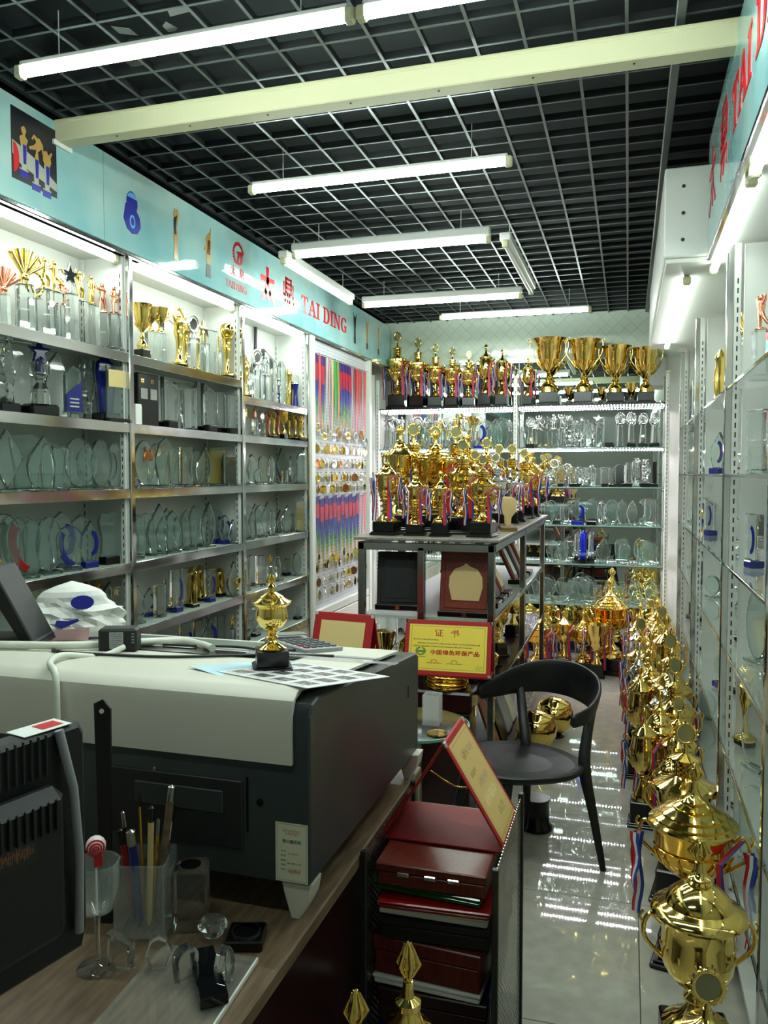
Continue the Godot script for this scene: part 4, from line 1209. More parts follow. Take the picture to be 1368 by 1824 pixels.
const RIGHT := [
	[2.03, [[0.440,-3.137,0.300,"col rose dancer"], [0.500,-3.731,0.300,"rect clear"], [0.440,-3.484,0.300,"col gold fan"], [0.500,-4.553,0.262,"col gold star"], [0.440,-4.449,0.300,"goldcol"], [0.500,-5.578,0.300,"tower clear"], [0.440,-5.742,0.300,"rect clear"], [0.500,-6.030,0.300,"goldcol"], [0.440,-6.100,0.300,"blackplate"]]],
	[1.70, [[0.440,-3.165,0.229,"rect clear"], [0.500,-3.815,0.240,"slant clear"], [0.440,-3.535,0.140,"col gold stand"], [0.500,-4.338,0.122,"facet clear"], [0.440,-4.477,0.213,"flame blue"], [0.500,-5.719,0.295,"oval clear"], [0.440,-6.100,0.300,"rect clear"], [0.500,-6.030,0.300,"arch black"]]],
	[1.36, [[0.440,-3.178,0.196,"rect blue"], [0.500,-3.791,0.193,"arch clear"], [0.440,-3.590,0.177,"crescent clear"], [0.500,-4.458,0.120,"facet clear"], [0.440,-4.792,0.210,"slant blue"], [0.500,-6.030,0.176,"flame blue"], [0.440,-5.821,0.148,"arch clear"], [0.500,-6.030,0.120,"goldcol"], [0.440,-6.100,0.120,"drop clear"]]],
	[1.04, [[0.440,-3.050,0.259,"oval clear"], [0.500,-3.671,0.148,"arch clear"], [0.440,-3.430,0.159,"globe gold"], [0.500,-4.254,0.120,"circle clear"], [0.440,-4.612,0.120,"circle clear"], [0.500,-5.541,0.120,"rect black"], [0.440,-5.160,0.137,"slab black"], [0.500,-6.030,0.120,"flame clear"], [0.440,-6.100,0.120,"drop clear"]]],
	[0.67, [[0.440,-3.026,0.280,"drop clear"], [0.500,-3.624,0.200,"arch clear"], [0.440,-3.290,0.300,"globe gold"], [0.500,-4.089,0.143,"facet black"], [0.440,-4.161,0.204,"flame blue"], [0.500,-5.249,0.120,"slant clear"], [0.440,-5.023,0.120,"rect black"], [0.500,-6.030,0.120,"tower clear"], [0.440,-6.100,0.120,"slab black"]]],
	[0.33, [[0.440,-3.041,0.278,"arch clear"], [0.500,-3.791,0.178,"facet blue"], [0.440,-3.548,0.275,"bullet clear"], [0.500,-5.115,0.120,"circle clear"], [0.440,-4.806,0.159,"circle clear"], [0.500,-5.855,0.120,"circle clear"], [0.440,-5.558,0.120,"circle clear"]]],
]
# x, y, z, height, style, metal, ribbons
const TABLE_CUPS := [
	[-1.228,1.378,-4.120,0.444,"tower","gold",1],
	[-1.071,1.378,-4.120,0.355,"tower","gold",1],
	[-0.931,1.378,-4.100,0.340,"slim","gold",1],
	[-0.715,1.378,-4.120,0.426,"urn","gold",1],
	[-0.856,1.378,-4.300,0.513,"urn","gold",1],
	[-0.715,1.378,-4.340,0.286,"slim","gold",0],
	[-1.240,1.378,-4.420,0.599,"tower","gold",0],
	[-1.041,1.378,-4.460,0.589,"bowl","gold",1],
	[-1.240,1.378,-4.720,0.633,"urn","gold",0],
	[-1.027,1.378,-4.700,0.475,"tower","silver",0],
	[-0.859,1.378,-4.680,0.466,"urn","gold",1],
	[-1.165,1.378,-4.980,0.632,"urn","gold",0],
	[-0.960,1.378,-5.000,0.595,"bowl","gold",1],
	[-0.784,1.378,-4.980,0.454,"urn","silver",0],
	[-1.097,1.378,-5.280,0.645,"urn","gold",0],
	[-0.895,1.378,-5.300,0.566,"urn","gold",1],
	[-0.738,1.378,-5.300,0.366,"slim","silver",1],
	[-0.773,1.378,-5.633,0.532,"urn","gold",0],
	[-0.715,1.378,-5.487,0.330,"goblet","silver",1],
	[-0.728,1.378,-5.950,0.510,"urn","gold",1],
	[-0.715,1.378,-6.200,0.509,"bowl","gold",1],
	[-0.905,1.378,-5.900,0.543,"urn","gold",0]]
const TOP_CUPS := [
	[-2.093,2.305,-7.370,0.733,"urn","gold",1],
	[-1.892,2.305,-7.370,0.665,"urn","gold",1],
	[-1.725,2.305,-7.370,0.601,"urn","gold",1],
	[-1.566,2.305,-7.370,0.563,"urn","gold",1],
	[-1.414,2.305,-7.370,0.525,"urn","gold",1],
	[-1.254,2.305,-7.370,0.559,"goblet","gold",1],
	[-1.106,2.305,-7.370,0.507,"goblet","gold",1],
	[-0.873,2.305,-7.370,0.422,"goblet","gold",1],
	[-0.689,2.305,-7.345,0.589,"open","gold",0],
	[-0.384,2.305,-7.345,0.564,"open","gold",0],
	[-0.119,2.305,-7.345,0.499,"open","gold",0],
	[0.136,2.305,-7.345,0.473,"open","gold",0],
	[-0.513,2.305,-7.320,0.155,"small","gold",0],
	[-0.236,2.305,-7.320,0.147,"small","gold",0],
	[0.016,2.305,-7.320,0.173,"small","gold",0]]
const AISLE_CUPS := [
	[0.182,0.000,-1.850,0.626,"urn","gold",0],
	[0.208,0.000,-2.400,0.693,"dome","gold",0],
	[0.232,0.000,-2.950,0.727,"bowl","gold",1],
	[0.234,0.000,-3.400,0.717,"urn","gold",0],
	[0.200,0.000,-3.780,0.538,"dome","gold",0],
	[0.090,0.000,-4.056,0.555,"goblet","gold",1],
	[0.168,0.000,-4.201,0.649,"dome","gold",1],
	[0.245,0.000,-4.041,0.657,"urn","gold",0],
	[0.080,0.000,-4.719,0.610,"goblet","gold",0],
	[0.234,0.000,-4.538,0.694,"bowl","silver",1],
	[0.245,0.000,-4.367,0.777,"urn","gold",0],
	[0.147,0.000,-5.061,0.671,"bowl","gold",1],
	[0.245,0.000,-4.705,0.764,"dome","gold",0],
	[0.245,0.000,-4.888,0.797,"urn","gold",1],
	[0.080,0.000,-5.217,0.659,"slim","silver",1],
	[0.163,0.000,-5.568,0.688,"bowl","gold",0],
	[0.245,0.000,-5.387,0.790,"goblet","gold",0],
	[0.098,0.000,-5.742,0.730,"urn","gold",1],
	[0.211,0.000,-5.925,0.756,"dome","gold",1],
	[0.245,0.000,-6.116,0.758,"urn","gold",0],
	[0.080,0.000,-6.315,0.571,"goblet","silver",1],
	[0.243,0.000,-6.301,0.714,"bowl","gold",0],
	[0.245,0.000,-6.481,0.716,"tower","gold",1],
	[0.110,0.000,-6.806,0.664,"tower","gold",1],
	[0.245,0.000,-6.980,0.698,"bowl","gold",0],
	[0.080,0.000,-6.645,0.580,"goblet","gold",1]]
const BACK_CUPS := [
	[-0.895,0.000,-7.120,0.546,"bowl","gold",1],
	[-0.724,0.000,-6.987,0.563,"bowl","gold",1],
	[-0.671,0.000,-7.150,0.493,"urn","gold",1],
	[-0.515,0.000,-7.100,0.508,"goblet","gold",1],
	[-0.351,0.000,-7.100,0.545,"bowl","gold",1],
	[-0.134,0.000,-7.125,0.847,"bowl","gold",0],
	[-0.232,0.000,-6.925,0.445,"small","gold",1],
	[0.200,0.000,-7.150,0.650,"urn","gold",0]]
const WALL_CUPS := [
	[-2.060,0.000,-5.502,0.643,"urn","gold",0],
	[-2.060,0.000,-5.300,0.646,"bowl","gold",0],
	[-2.060,0.000,-5.702,0.614,"bowl","gold",0],
	[-2.060,0.000,-5.900,0.599,"urn","gold",0],
	[-2.060,0.000,-6.200,0.584,"bowl","gold",0],
	[-2.060,0.000,-6.500,0.563,"urn","gold",0]]


# ---------------------------------------------------------------- the room
func room() -> void:
	var tilem := MB.new()
	tilem.box(Vector3.ZERO, Vector3(0.797, 0.012, 0.797), 0.0015)
	var tile := tilem.done()
	var floor_ := shell("floor", bxm(Vector3(3.4, 0.1, 9.4), 0.0, Vector3(-0.9, -0.0575, -2.95)), M.grout)
	for ix in 4:
		for iz in 12:
			part(floor_, "tile", tile, M["tile%d" % ((ix * 5 + iz * 3) % 3)], Vector3(0.46 - ix * 0.8, -0.006, 1.127 - iz * 0.8))
	shell("wall_left", bxm(Vector3(0.1, 3.6, 9.4), 0.0, Vector3(-2.53, 1.75, -2.95)), M.paint)
	shell("wall_right", bxm(Vector3(0.1, 3.6, 9.4), 0.0, Vector3(0.72, 1.75, -2.95)), M.paint)
	shell("wall_front", bxm(Vector3(3.4, 3.6, 0.1), 0.0, Vector3(-0.9, 1.75, ZF + 0.05)), M.shopfront)
	var bw := shell("wall_back", bxm(Vector3(3.4, 3.6, 0.1), 0.0, Vector3(-0.9, 1.75, ZW - 0.06)), M.paint)
	# diamond-pressed white panel above the mirror
	var dm := MB.new()
	dm.box(Vector3(-0.95, 2.93, ZW - 0.004), Vector3(2.7, 0.42, 0.008))
	part(bw, "panel", dm.done(), M.backpanel)
	var seam := MB.new()
	for k in 26:
		for s in [-1.0, 1.0]:
			var o := Vector3(-2.2 + k * 0.105, 2.93, ZW + 0.0004)
			seam.tube([o + Vector3(-0.2 * s, -0.2, 0), o + Vector3(0.2 * s, 0.2, 0)], 0.0016, 4)
	part(bw, "panel_seams", seam.done(), M.cabwhite)
	var mi := thing("wall_mirror", "large mirror behind the glass shelves on the back wall", "mirror", Vector3(-0.97, 1.37, ZW + 0.004))
	part(mi, "mirror_sheet", bxm(Vector3(1.27, 2.7, 0.006), 0.0, Vector3(-0.64, 0, 0)), M.mirror)
	part(mi, "mirror_sheet", bxm(Vector3(1.27, 2.7, 0.006), 0.0, Vector3(0.64, 0, 0)), M.mirror)
	# ceiling: black void above an open grid of thin bars
	var cl := shell("ceiling", bxm(Vector3(3.4, 0.1, 9.4), 0.0, Vector3(-0.9, CEIL + 0.40, -2.95)), M.voidblack)
	var barz := MB.new()
	barz.box(Vector3(0, 0.015, 0), Vector3(0.003, 0.026, 9.0))
	var barx := MB.new()
	barx.box(Vector3(0, 0.015, 0), Vector3(2.52, 0.026, 0.003))
	var bz := barz.done()
	var bx := barx.done()
	var fz := bxm(Vector3(0.011, 0.003, 9.0), 0.0, Vector3.ZERO)
	var fx := bxm(Vector3(2.52, 0.003, 0.009), 0.0, Vector3.ZERO)
	for k in 16:
		var x := 0.137 - k * 0.1613
		if x < -2.19:
			continue
		var b := part(cl, "grid_bar", bz, M.bardark, Vector3(x, CEIL, -3.0))
		part(b, "flange", fz, M.barlight)
	for k in 55:
		var z := 1.5 - k * 0.1635
		var b := part(cl, "grid_bar", bx, M.bardark, Vector3(-0.93, CEIL + 0.001, z))
		part(b, "flange", fx, M.barlight)
	for x in [-2.47, 0.66]:
		part(cl, "plenum_lining", bxm(Vector3(0.02, 0.34, 9.1), 0.0, Vector3(x, CEIL + 0.18, -2.95)), M.voidblack)
	for z in [ZW + 0.02, ZF - 0.02]:
		part(cl, "plenum_lining", bxm(Vector3(3.1, 0.34, 0.02), 0.0, Vector3(-0.9, CEIL + 0.18, z)), M.voidblack)
	part(cl, "plenum_lining", bxm(Vector3(0.02, 0.30, 9.0), 0.0, Vector3(-2.20, CEIL + 0.15, -2.95)), M.voidblack)
	part(cl, "edge_trim", bxm(Vector3(0.03, 0.035, 9.0), 0.003, Vector3(0.137, CEIL, -3.0)), M.barlight)
	for k in 26:
		var c := Vector3(rng.randf_range(-2.0, 0.0), CEIL + rng.randf_range(0.04, 0.10), rng.randf_range(-2.7, -1.2))
		part(cl, "foil_scrap", bxm(Vector3(rng.randf_range(0.04, 0.12), 0.002, rng.randf_range(0.04, 0.1))), M.foil, c).rotation = Vector3(rng.randf_range(-0.3, 0.3), rng.randf() * 3.0, rng.randf_range(-0.3, 0.3))
	var duct := thing("cable_duct", "cream cable duct crossing under the dark grid ceiling", "duct", Vector3(-0.92, 3.012, -2.78))
	part(duct, "channel", bxm(Vector3(2.54, 0.085, 0.075), 0.004, Vector3(0, 0.0425, 0)), M.cream)
	part(duct, "cover", bxm(Vector3(2.54, 0.01, 0.082), 0.002, Vector3(0, 0.072, 0)), M.cream)
	part(duct, "end_clip", bxm(Vector3(0.012, 0.02, 0.11), 0.002, Vector3(-1.26, -0.006, 0.0)), M.plastic)
	for k in 7:
		part(duct, "screw", lath([[0, -0.002], [0.004, -0.002], [0.004, 0.0], [0, 0.0]], 8), M.bardark, Vector3(-1.0 + k * 0.32, 0, 0.01))


func lamps() -> void:
	var y := 2.962
	tube_lamp(Vector3(-1.865, y, -2.17), Vector3(-0.742, y, -2.17), "long lit tube across ceiling nearest the poster", true, false, EN)
	tube_lamp(Vector3(-0.73, y, -2.17), Vector3(0.29, y, -2.17), "lit ceiling tube running out of the top edge", true, false, EN)
	tube_lamp(Vector3(-1.635, y, -3.34), Vector3(-0.47, y, -3.34), "lit tube hanging alone behind the cream duct", true, false, EN)
	tube_lamp(Vector3(-1.88, y, -4.40), Vector3(-0.73, y, -4.40), "lit tube in white batten ahead of the angled batten", true, true, EN)
	tube_lamp(Vector3(-1.93, y, -5.84), Vector3(-0.74, y, -5.84), "lit batten tube at far end of the angled batten", true, true, EN)
	tube_lamp(Vector3(-1.48, y, -6.47), Vector3(-0.29, y, -6.47), "lit ceiling tube nearest the back wall", true, false, EN)
	tube_lamp(Vector3(-1.98, y, -4.48), Vector3(-1.98, y, -5.71), "lit tube running along the long blue sign", true, true, EN * 0.25)
	tube_lamp(Vector3(-0.665, y, -4.5), Vector3(-0.665, y, -5.75), "unlit white batten running down the middle of the ceiling", false, true)
	tube_lamp(Vector3(-1.6, y, -0.7), Vector3(-0.45, y, -0.7), "added ceiling tube out of view over the counter end of the shop", true, false, EN * 0.45)  # added out of view to light the front of the machine
	# tubes under the signs
	for k in 3:
		var z0: float = [-2.08, -3.22, -4.36][k]
		tube_lamp(Vector3(-2.235, 2.668, z0), Vector3(-2.235, 2.668, z0 - 1.12), "lit tube under the sign over the %s left cabinet" % ["near", "middle", "far"][k], true, false, EN * 0.35)
	for k in 2:
		var z0: float = [-1.45, -2.62][k]
		tube_lamp(Vector3(0.335, 2.562, z0), Vector3(0.335, 2.562, z0 - 1.12), "lit tube under the right sign, %s of two" % ["nearer", "farther"][k], true, false, EN * 0.2)
	tube_lamp(Vector3(0.24, 2.565, -3.9), Vector3(0.24, 2.565, -5.9), "lit tube beneath the white boxed duct", true, false, EN * 0.25)


func duct_box() -> void:
	var o := thing("boxed_duct", "white boxed duct hanging over the right-hand shelves", "duct", Vector3(0.375, 2.60, -4.9))
	part(o, "casing", bxm(Vector3(0.49, 0.37, 2.5), 0.006, Vector3(0, 0.195, 0)), M.plastic)
	part(o, "bottom_lip", bxm(Vector3(0.47, 0.02, 2.46), 0.004, Vector3(0, 0.0, 0)), M.paint)
	for k in 3:
		part(o, "screw", lath([[0, 0], [0.008, 0], [0.007, 0.004], [0, 0.005]], 8), M.bardark, Vector3(-0.17, 0.08 + 0.11 * k, 1.2505)).rotation.x = PI / 2


# ---------------------------------------------------------------- signs
func sign_text(p: Node3D, s: String, font: String, h: float, len_: float, at: Vector3, yaw: float, m: Material) -> void:
	var f := SystemFont.new()
	f.font_names = PackedStringArray([font])
	f.font_weight = 700 if font == "Droid Serif" else 400
	var t := TextMesh.new()
	t.text = s
	t.font = f
	t.font_size = 64
	t.pixel_size = 0.01
	t.depth = 0.02
	t.horizontal_alignment = HORIZONTAL_ALIGNMENT_LEFT
	t.vertical_alignment = VERTICAL_ALIGNMENT_BOTTOM
	var b := t.get_aabb()
	var o := part(p, "lettering", t, m, at)
	o.rotation.y = yaw
	o.scale = Vector3(len_ / b.size.x, h / b.size.y, 0.1)
	o.position -= o.basis * Vector3(b.position.x, b.position.y, b.position.z)


func gear_mesh() -> ArrayMesh:
	var m := MB.new()
	for k in 16:
		var a := deg_to_rad(20 + k * 14)
		var d := Vector2(cos(a), sin(a))
		var s := Vector2(-d.y, d.x) * 0.006
		m.prism(PackedVector2Array([d * 0.06 - s, d * 0.072 - s * 0.7, d * 0.072 + s * 0.7, d * 0.06 + s]), 0, 0.0015)
		var d2 := Vector2(cos(a + 0.245), sin(a + 0.245))
		m.prism(PackedVector2Array([d * 0.052, d * 0.062, d2 * 0.062, d2 * 0.052]), 0, 0.0015)
	m.prism(poly([-.03, .012, .07, .03, .058, .005, .01, -.004]), 0, 0.0016)
	m.prism(poly([-.005, .0, .018, .004, -.002, -.06, -.026, -.06]), 0, 0.0016)
	m.prism(poly([.024, -.002, .05, .004, .05, -.03, .03, -.054, -.004, -.06, .0, -.045, .02, -.04, .03, -.026]), 0, 0.0016)
	return m.done()


func signs() -> void:
	var o := thing("wall_sign", "long pale blue sign board along the left wall", "sign", Vector3(-2.20, 2.71, 0))
	var z0 := 0.8
	for z1 in [-3.05, -5.5, -7.48]:
		part(o, "panel", bxm(Vector3(0.03, 0.38, absf(z1 - z0) - 0.003), 0.001, Vector3(0, 0.19, (z0 + z1) / 2)), M.signprint)
		z0 = z1
	part(o, "lower_rail", bxm(Vector3(0.05, 0.02, 8.2), 0.004, Vector3(-0.005, -0.012, -3.35)), M.chrome)
	part(o, "soffit", bxm(Vector3(0.25, 0.02, 3.4), 0.0, Vector3(-0.125, -0.012, -3.74)), M.cabwhite)
	# everything printed on it; its own plane: x runs away from the camera
	var s := Node3D.new()
	s.name = "print"
	o.add_child(s)
	s.position = Vector3(0.0155, 0, 0)
	s.rotation.y = PI / 2
	var pr := func(called: String, mesh: Mesh, m: Material, z: float, y: float): part(s, called, mesh, m, Vector3(-z, y - 2.71, 0))
	# poster with three trophies
	pr.call("poster", bxm(Vector3(0.245, 0.262, 0.002)), M.darkprint, -2.625, 2.922)
	pr.call("poster_band", prism(poly([-.12, -.02, -.07, -.05, .12, -.085, .12, -.055, .0, .0, -.12, .03]), 0, 0.0022), M.greyprint, -2.625, 2.90)
	pr.call("poster_disc", prism(ellipse(-.115, -.03, .03, .055, 12, -PI / 2, PI / 2), 0, 0.0024), M.redprint, -2.625, 2.90)
	for k in 3:
		var z: float = [-2.565, -2.63, -2.69][k]
		var y: float = [2.93, 2.90, 2.895][k]
		pr.call("printed_column", prism(poly([-.016, 0, .016, 0, .012, -.095, -.012, -.095]), 0, 0.0026), M.greyprint, z, y)
		pr.call("printed_column_face", prism(poly([-.006, 0, .014, 0, .01, -.07, -.004, -.07]), 0, 0.003), M.blueprint, z, y)
		pr.call("printed_plinth", bxm(Vector3(0.044, 0.026, 0.003)), M.blueprint, z, y - 0.106)
		pr.call("printed_rim", bxm(Vector3(0.046, 0.005, 0.0034)), M.greyprint, z, y - 0.092)
	pr.call("printed_figure", prism(poly([-.018, 0, .012, 0, .022, .022, .006, .034, .014, .056, .002, .07, -.014, .058, -.004, .036, -.022, .024]), 0, 0.003), M.goldprint, -2.565, 2.93)
	pr.call("printed_figure", prism(poly([-.01, 0, .012, 0, .008, .03, .03, .05, .034, .03, .04, .034, .036, .066, .018, .084, .006, .082, -.012, .09, -.026, .07, -.02, .066, -.01, .078, .0, .066, -.012, .05, -.04, .034, -.036, .026, .0, .036]), 0, 0.003), M.goldprint, -2.632, 2.90)
	pr.call("printed_figure", prism(poly([-.012, 0, .016, 0, .024, .02, .02, .036, .032, .056, .026, .062, .01, .044, -.002, .058, -.02, .05, -.022, .016]), 0, 0.003), M.goldprint, -2.69, 2.895)
	# blue crystal ball
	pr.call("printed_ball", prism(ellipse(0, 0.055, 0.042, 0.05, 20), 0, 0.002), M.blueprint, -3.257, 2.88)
	pr.call("printed_ball_shine", prism(ellipse(0, 0.075, 0.036, 0.024, 16, 0, PI), 0, 0.0024), M.skyprint, -3.257, 2.88)  # shine on the ball, drawn into the print as pale colour
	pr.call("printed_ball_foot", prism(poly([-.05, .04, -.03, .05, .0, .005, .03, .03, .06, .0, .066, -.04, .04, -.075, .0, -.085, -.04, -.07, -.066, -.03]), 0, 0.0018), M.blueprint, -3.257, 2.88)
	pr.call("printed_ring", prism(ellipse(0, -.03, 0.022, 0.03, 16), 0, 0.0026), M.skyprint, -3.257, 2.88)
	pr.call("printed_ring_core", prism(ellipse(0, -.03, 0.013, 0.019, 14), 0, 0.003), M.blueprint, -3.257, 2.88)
	# statuettes
	var stat := poly([-.02, 0, .02, 0, .016, .06, .02, .12, .008, .15, .024, .2, .03, .23, .016, .25, .006, .235, -.006, .25, -.02, .22, -.012, .17, -.02, .12, -.014, .06])
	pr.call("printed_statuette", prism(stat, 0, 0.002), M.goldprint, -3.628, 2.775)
	pr.call("printed_statuette_shade", prism(poly([-.016, .12, .006, .12, .0, .16, .014, .22, -.016, .2]), 0, 0.0024), M.darkprint, -3.628, 2.775)  # shade on the figure, drawn into the print as dark colour
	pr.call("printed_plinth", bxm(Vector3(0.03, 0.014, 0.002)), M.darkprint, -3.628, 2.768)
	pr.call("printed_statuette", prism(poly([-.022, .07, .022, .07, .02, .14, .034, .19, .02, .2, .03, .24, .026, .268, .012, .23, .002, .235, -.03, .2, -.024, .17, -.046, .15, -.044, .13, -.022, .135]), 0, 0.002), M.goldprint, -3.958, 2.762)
	pr.call("printed_statuette_shade", prism(poly([-.018, .12, .018, .12, .016, .2, -.01, .19]), 0, 0.0024), M.bronze, -3.958, 2.762)  # shaded part of this figure, put in as browner print
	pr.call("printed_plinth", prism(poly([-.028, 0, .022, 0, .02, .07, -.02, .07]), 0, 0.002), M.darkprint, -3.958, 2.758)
	# emblem and lettering
	pr.call("emblem", gear_mesh(), M.redprint, -4.31, 2.97)
	pr.call("lettering", glyph_mesh("太", 0.062, 0.008), M.redprint, -4.215, 2.835)
	pr.call("lettering", glyph_mesh("鼎", 0.062, 0.006), M.redprint, -4.32, 2.835)
	sign_text(s, "TAIDING", "Droid Sans", 0.044, 0.265, Vector3(4.15, 0.05, 0), 0.0, M.redprint)
	pr.call("lettering", glyph_mesh("太", 0.215, 0.038), M.redprint, -4.60, 2.775)
	pr.call("lettering", glyph_mesh("鼎", 0.215, 0.022), M.redprint, -4.925, 2.785)
	sign_text(s, "TAI DING", "Droid Serif", 0.115, 0.94, Vector3(5.255, 0.115, 0), 0.0, M.redprint)
	for k in 3:
		var z: float = [-6.4, -6.73, -7.06][k]
		var w: float = [1.0, 0.85, 0.5][k]
		pr.call("printed_statuette", prism(poly([-.02 * w, .05, .02 * w, .05, .016 * w, .12, .03 * w, .19, .04 * w, .25, .012 * w, .2, .0, .235, -.012 * w, .2, -.04 * w, .25, -.03 * w, .19, -.016 * w, .12]), 0, 0.002), [M.darkprint, M.goldprint, M.goldprint][k], z, 2.78)
		pr.call("printed_plinth", bxm(Vector3(0.045, 0.05, 0.002)), M.darkprint, z, 2.805)
	# the same on the right
	var r := thing("wall_sign", "pale blue sign board over the right-hand shelves", "sign", Vector3(0.315, 2.60, 0))
	z0 = 1.0
	for z1 in [-1.4, -3.62]:
		part(r, "panel", bxm(Vector3(0.03, 0.46, absf(z1 - z0) - 0.003), 0.001, Vector3(0, 0.23, (z0 + z1) / 2)), M.signprint)
		z0 = z1
	part(r, "lower_rail", bxm(Vector3(0.05, 0.022, 4.6), 0.004, Vector3(0.005, -0.012, -1.32)), M.chrome)
	part(r, "soffit", bxm(Vector3(0.30, 0.02, 4.6), 0.0, Vector3(0.165, -0.012, -1.32)), M.cabwhite)
	var s2 := Node3D.new()
	s2.name = "print"
	r.add_child(s2)
	s2.position = Vector3(-0.0155, 0, 0)
	s2.rotation.y = -PI / 2
	part(s2, "lettering", glyph_mesh("太", 0.25, 0.03), M.redprint, Vector3(-3.58, 0.13, 0))
	part(s2, "lettering", glyph_mesh("鼎", 0.25, 0.02), M.redprint, Vector3(-3.18, 0.13, 0))
	sign_text(s2, "TAI DING", "Droid Serif", 0.15, 1.15, Vector3(-2.82, 0.16, 0), 0.0, M.redprint)


# ---------------------------------------------------------------- cabinets
func left_cabinets() -> void:
	for b in 3:
		var z0: float = BAY[b]
		var z1: float = BAY[b + 1]
		var ln := z0 - z1
		var zc := (z0 + z1) / 2
		var who: String = ["near", "middle", "far"][b]
		var o := thing("display_cabinet", "white wall cabinet with chrome-edged shelves, %s of three" % who, "cabinet", Vector3(0, 0, zc), 0.0, "white cabinets along the left wall")
		part(o, "back_panel", bxm(Vector3(0.012, 2.69, ln - 0.004), 0.0, Vector3(XLB + 0.006, 1.347, 0)), M.cabwhite)
		part(o, "side_panel", bxm(Vector3(0.235, 2.69, 0.018), 0.0, Vector3(XL - 0.130, 1.347, -ln / 2 + 0.009)), M.cabwhite)
		if b == 0:
			part(o, "side_panel", bxm(Vector3(0.235, 2.69, 0.018), 0.0, Vector3(XL - 0.130, 1.347, ln / 2 - 0.009)), M.cabwhite)
		part(o, "kickboard", bxm(Vector3(0.02, 0.6, ln - 0.03), 0.002, Vector3(XL - 0.03, 0.31, 0)), M.cabwhite)
		# slotted uprights at the far corner, front and back
		for x in [XLB + 0.022, XL - 0.03]:
			var u := part(o, "upright", bxm(Vector3(0.022, 2.68, 0.014), 0.0, Vector3(x, 1.345, -ln / 2 + 0.026)), M.cabwhite)
			var sl := MB.new()
			for k in 62:
				sl.box(Vector3(x, 0.4 + k * 0.036, -ln / 2 + 0.0335), Vector3(0.005, 0.02, 0.001))
			part(u, "slots", sl.done(), M.slot).set_meta("kind", "stuff")
		part(o, "post", bxm(Vector3(0.026, 2.68, 0.034), 0.004, Vector3(XL - 0.008, 1.345, -ln / 2)), M.chrome)
		for k in 6:
			var y: float = LEFT_Y[b][k]
			var sh := part(o, "shelf", bxm(Vector3(0.225, 0.018, ln - 0.045), 0.001, Vector3(XL - 0.128, y - 0.009, 0)), M.shelfwhite)
			part(sh, "edge_strip", bxm(Vector3(0.010, 0.044, ln - 0.004 - (0.03 if b == 2 else 0.0)), 0.0015, Vector3(XL - 0.005, y - 0.020, 0.015 if b == 2 else 0.0)), M.chrome)
	for row in LEFT:
		var b: int = row[0]
		var k: int = row[1]
		var where := "%s shelf of %s left cabinet" % [["top", "second", "third", "fourth", "fifth", "lowest"][k], ["near", "middle", "far"][b]]
		shelf_row(row[2], LEFT_Y[b][k], deg_to_rad(78), where, "awards on the " + where)
	# thermostat and cable inside the far cabinet
	var t := thing("thermostat", "white thermostat on the back of the far left cabinet", "thermostat", Vector3(XLB + 0.012, 2.44, -4.85), PI / 2)
	part(t, "case", bxm(Vector3(0.08, 0.11, 0.02), 0.006, Vector3(0, 0, 0.01)), M.plastic)
	part(t, "display", bxm(Vector3(0.05, 0.05, 0.002), 0.0, Vector3(0, 0.015, 0.021)), M.lcd)
	var c := thing("cable", "black cable hanging inside the far left cabinet", "cable", Vector3(XLB + 0.03, 2.2, -5.0))
	part(c, "lead", tubem(smooth([Vector3(0, 0.5, -0.02), Vector3(0.005, 0.3, 0.0), Vector3(0, 0.12, 0.02), Vector3(0, -0.03, 0.03)], 5), 0.012, 8), M.cableblack)


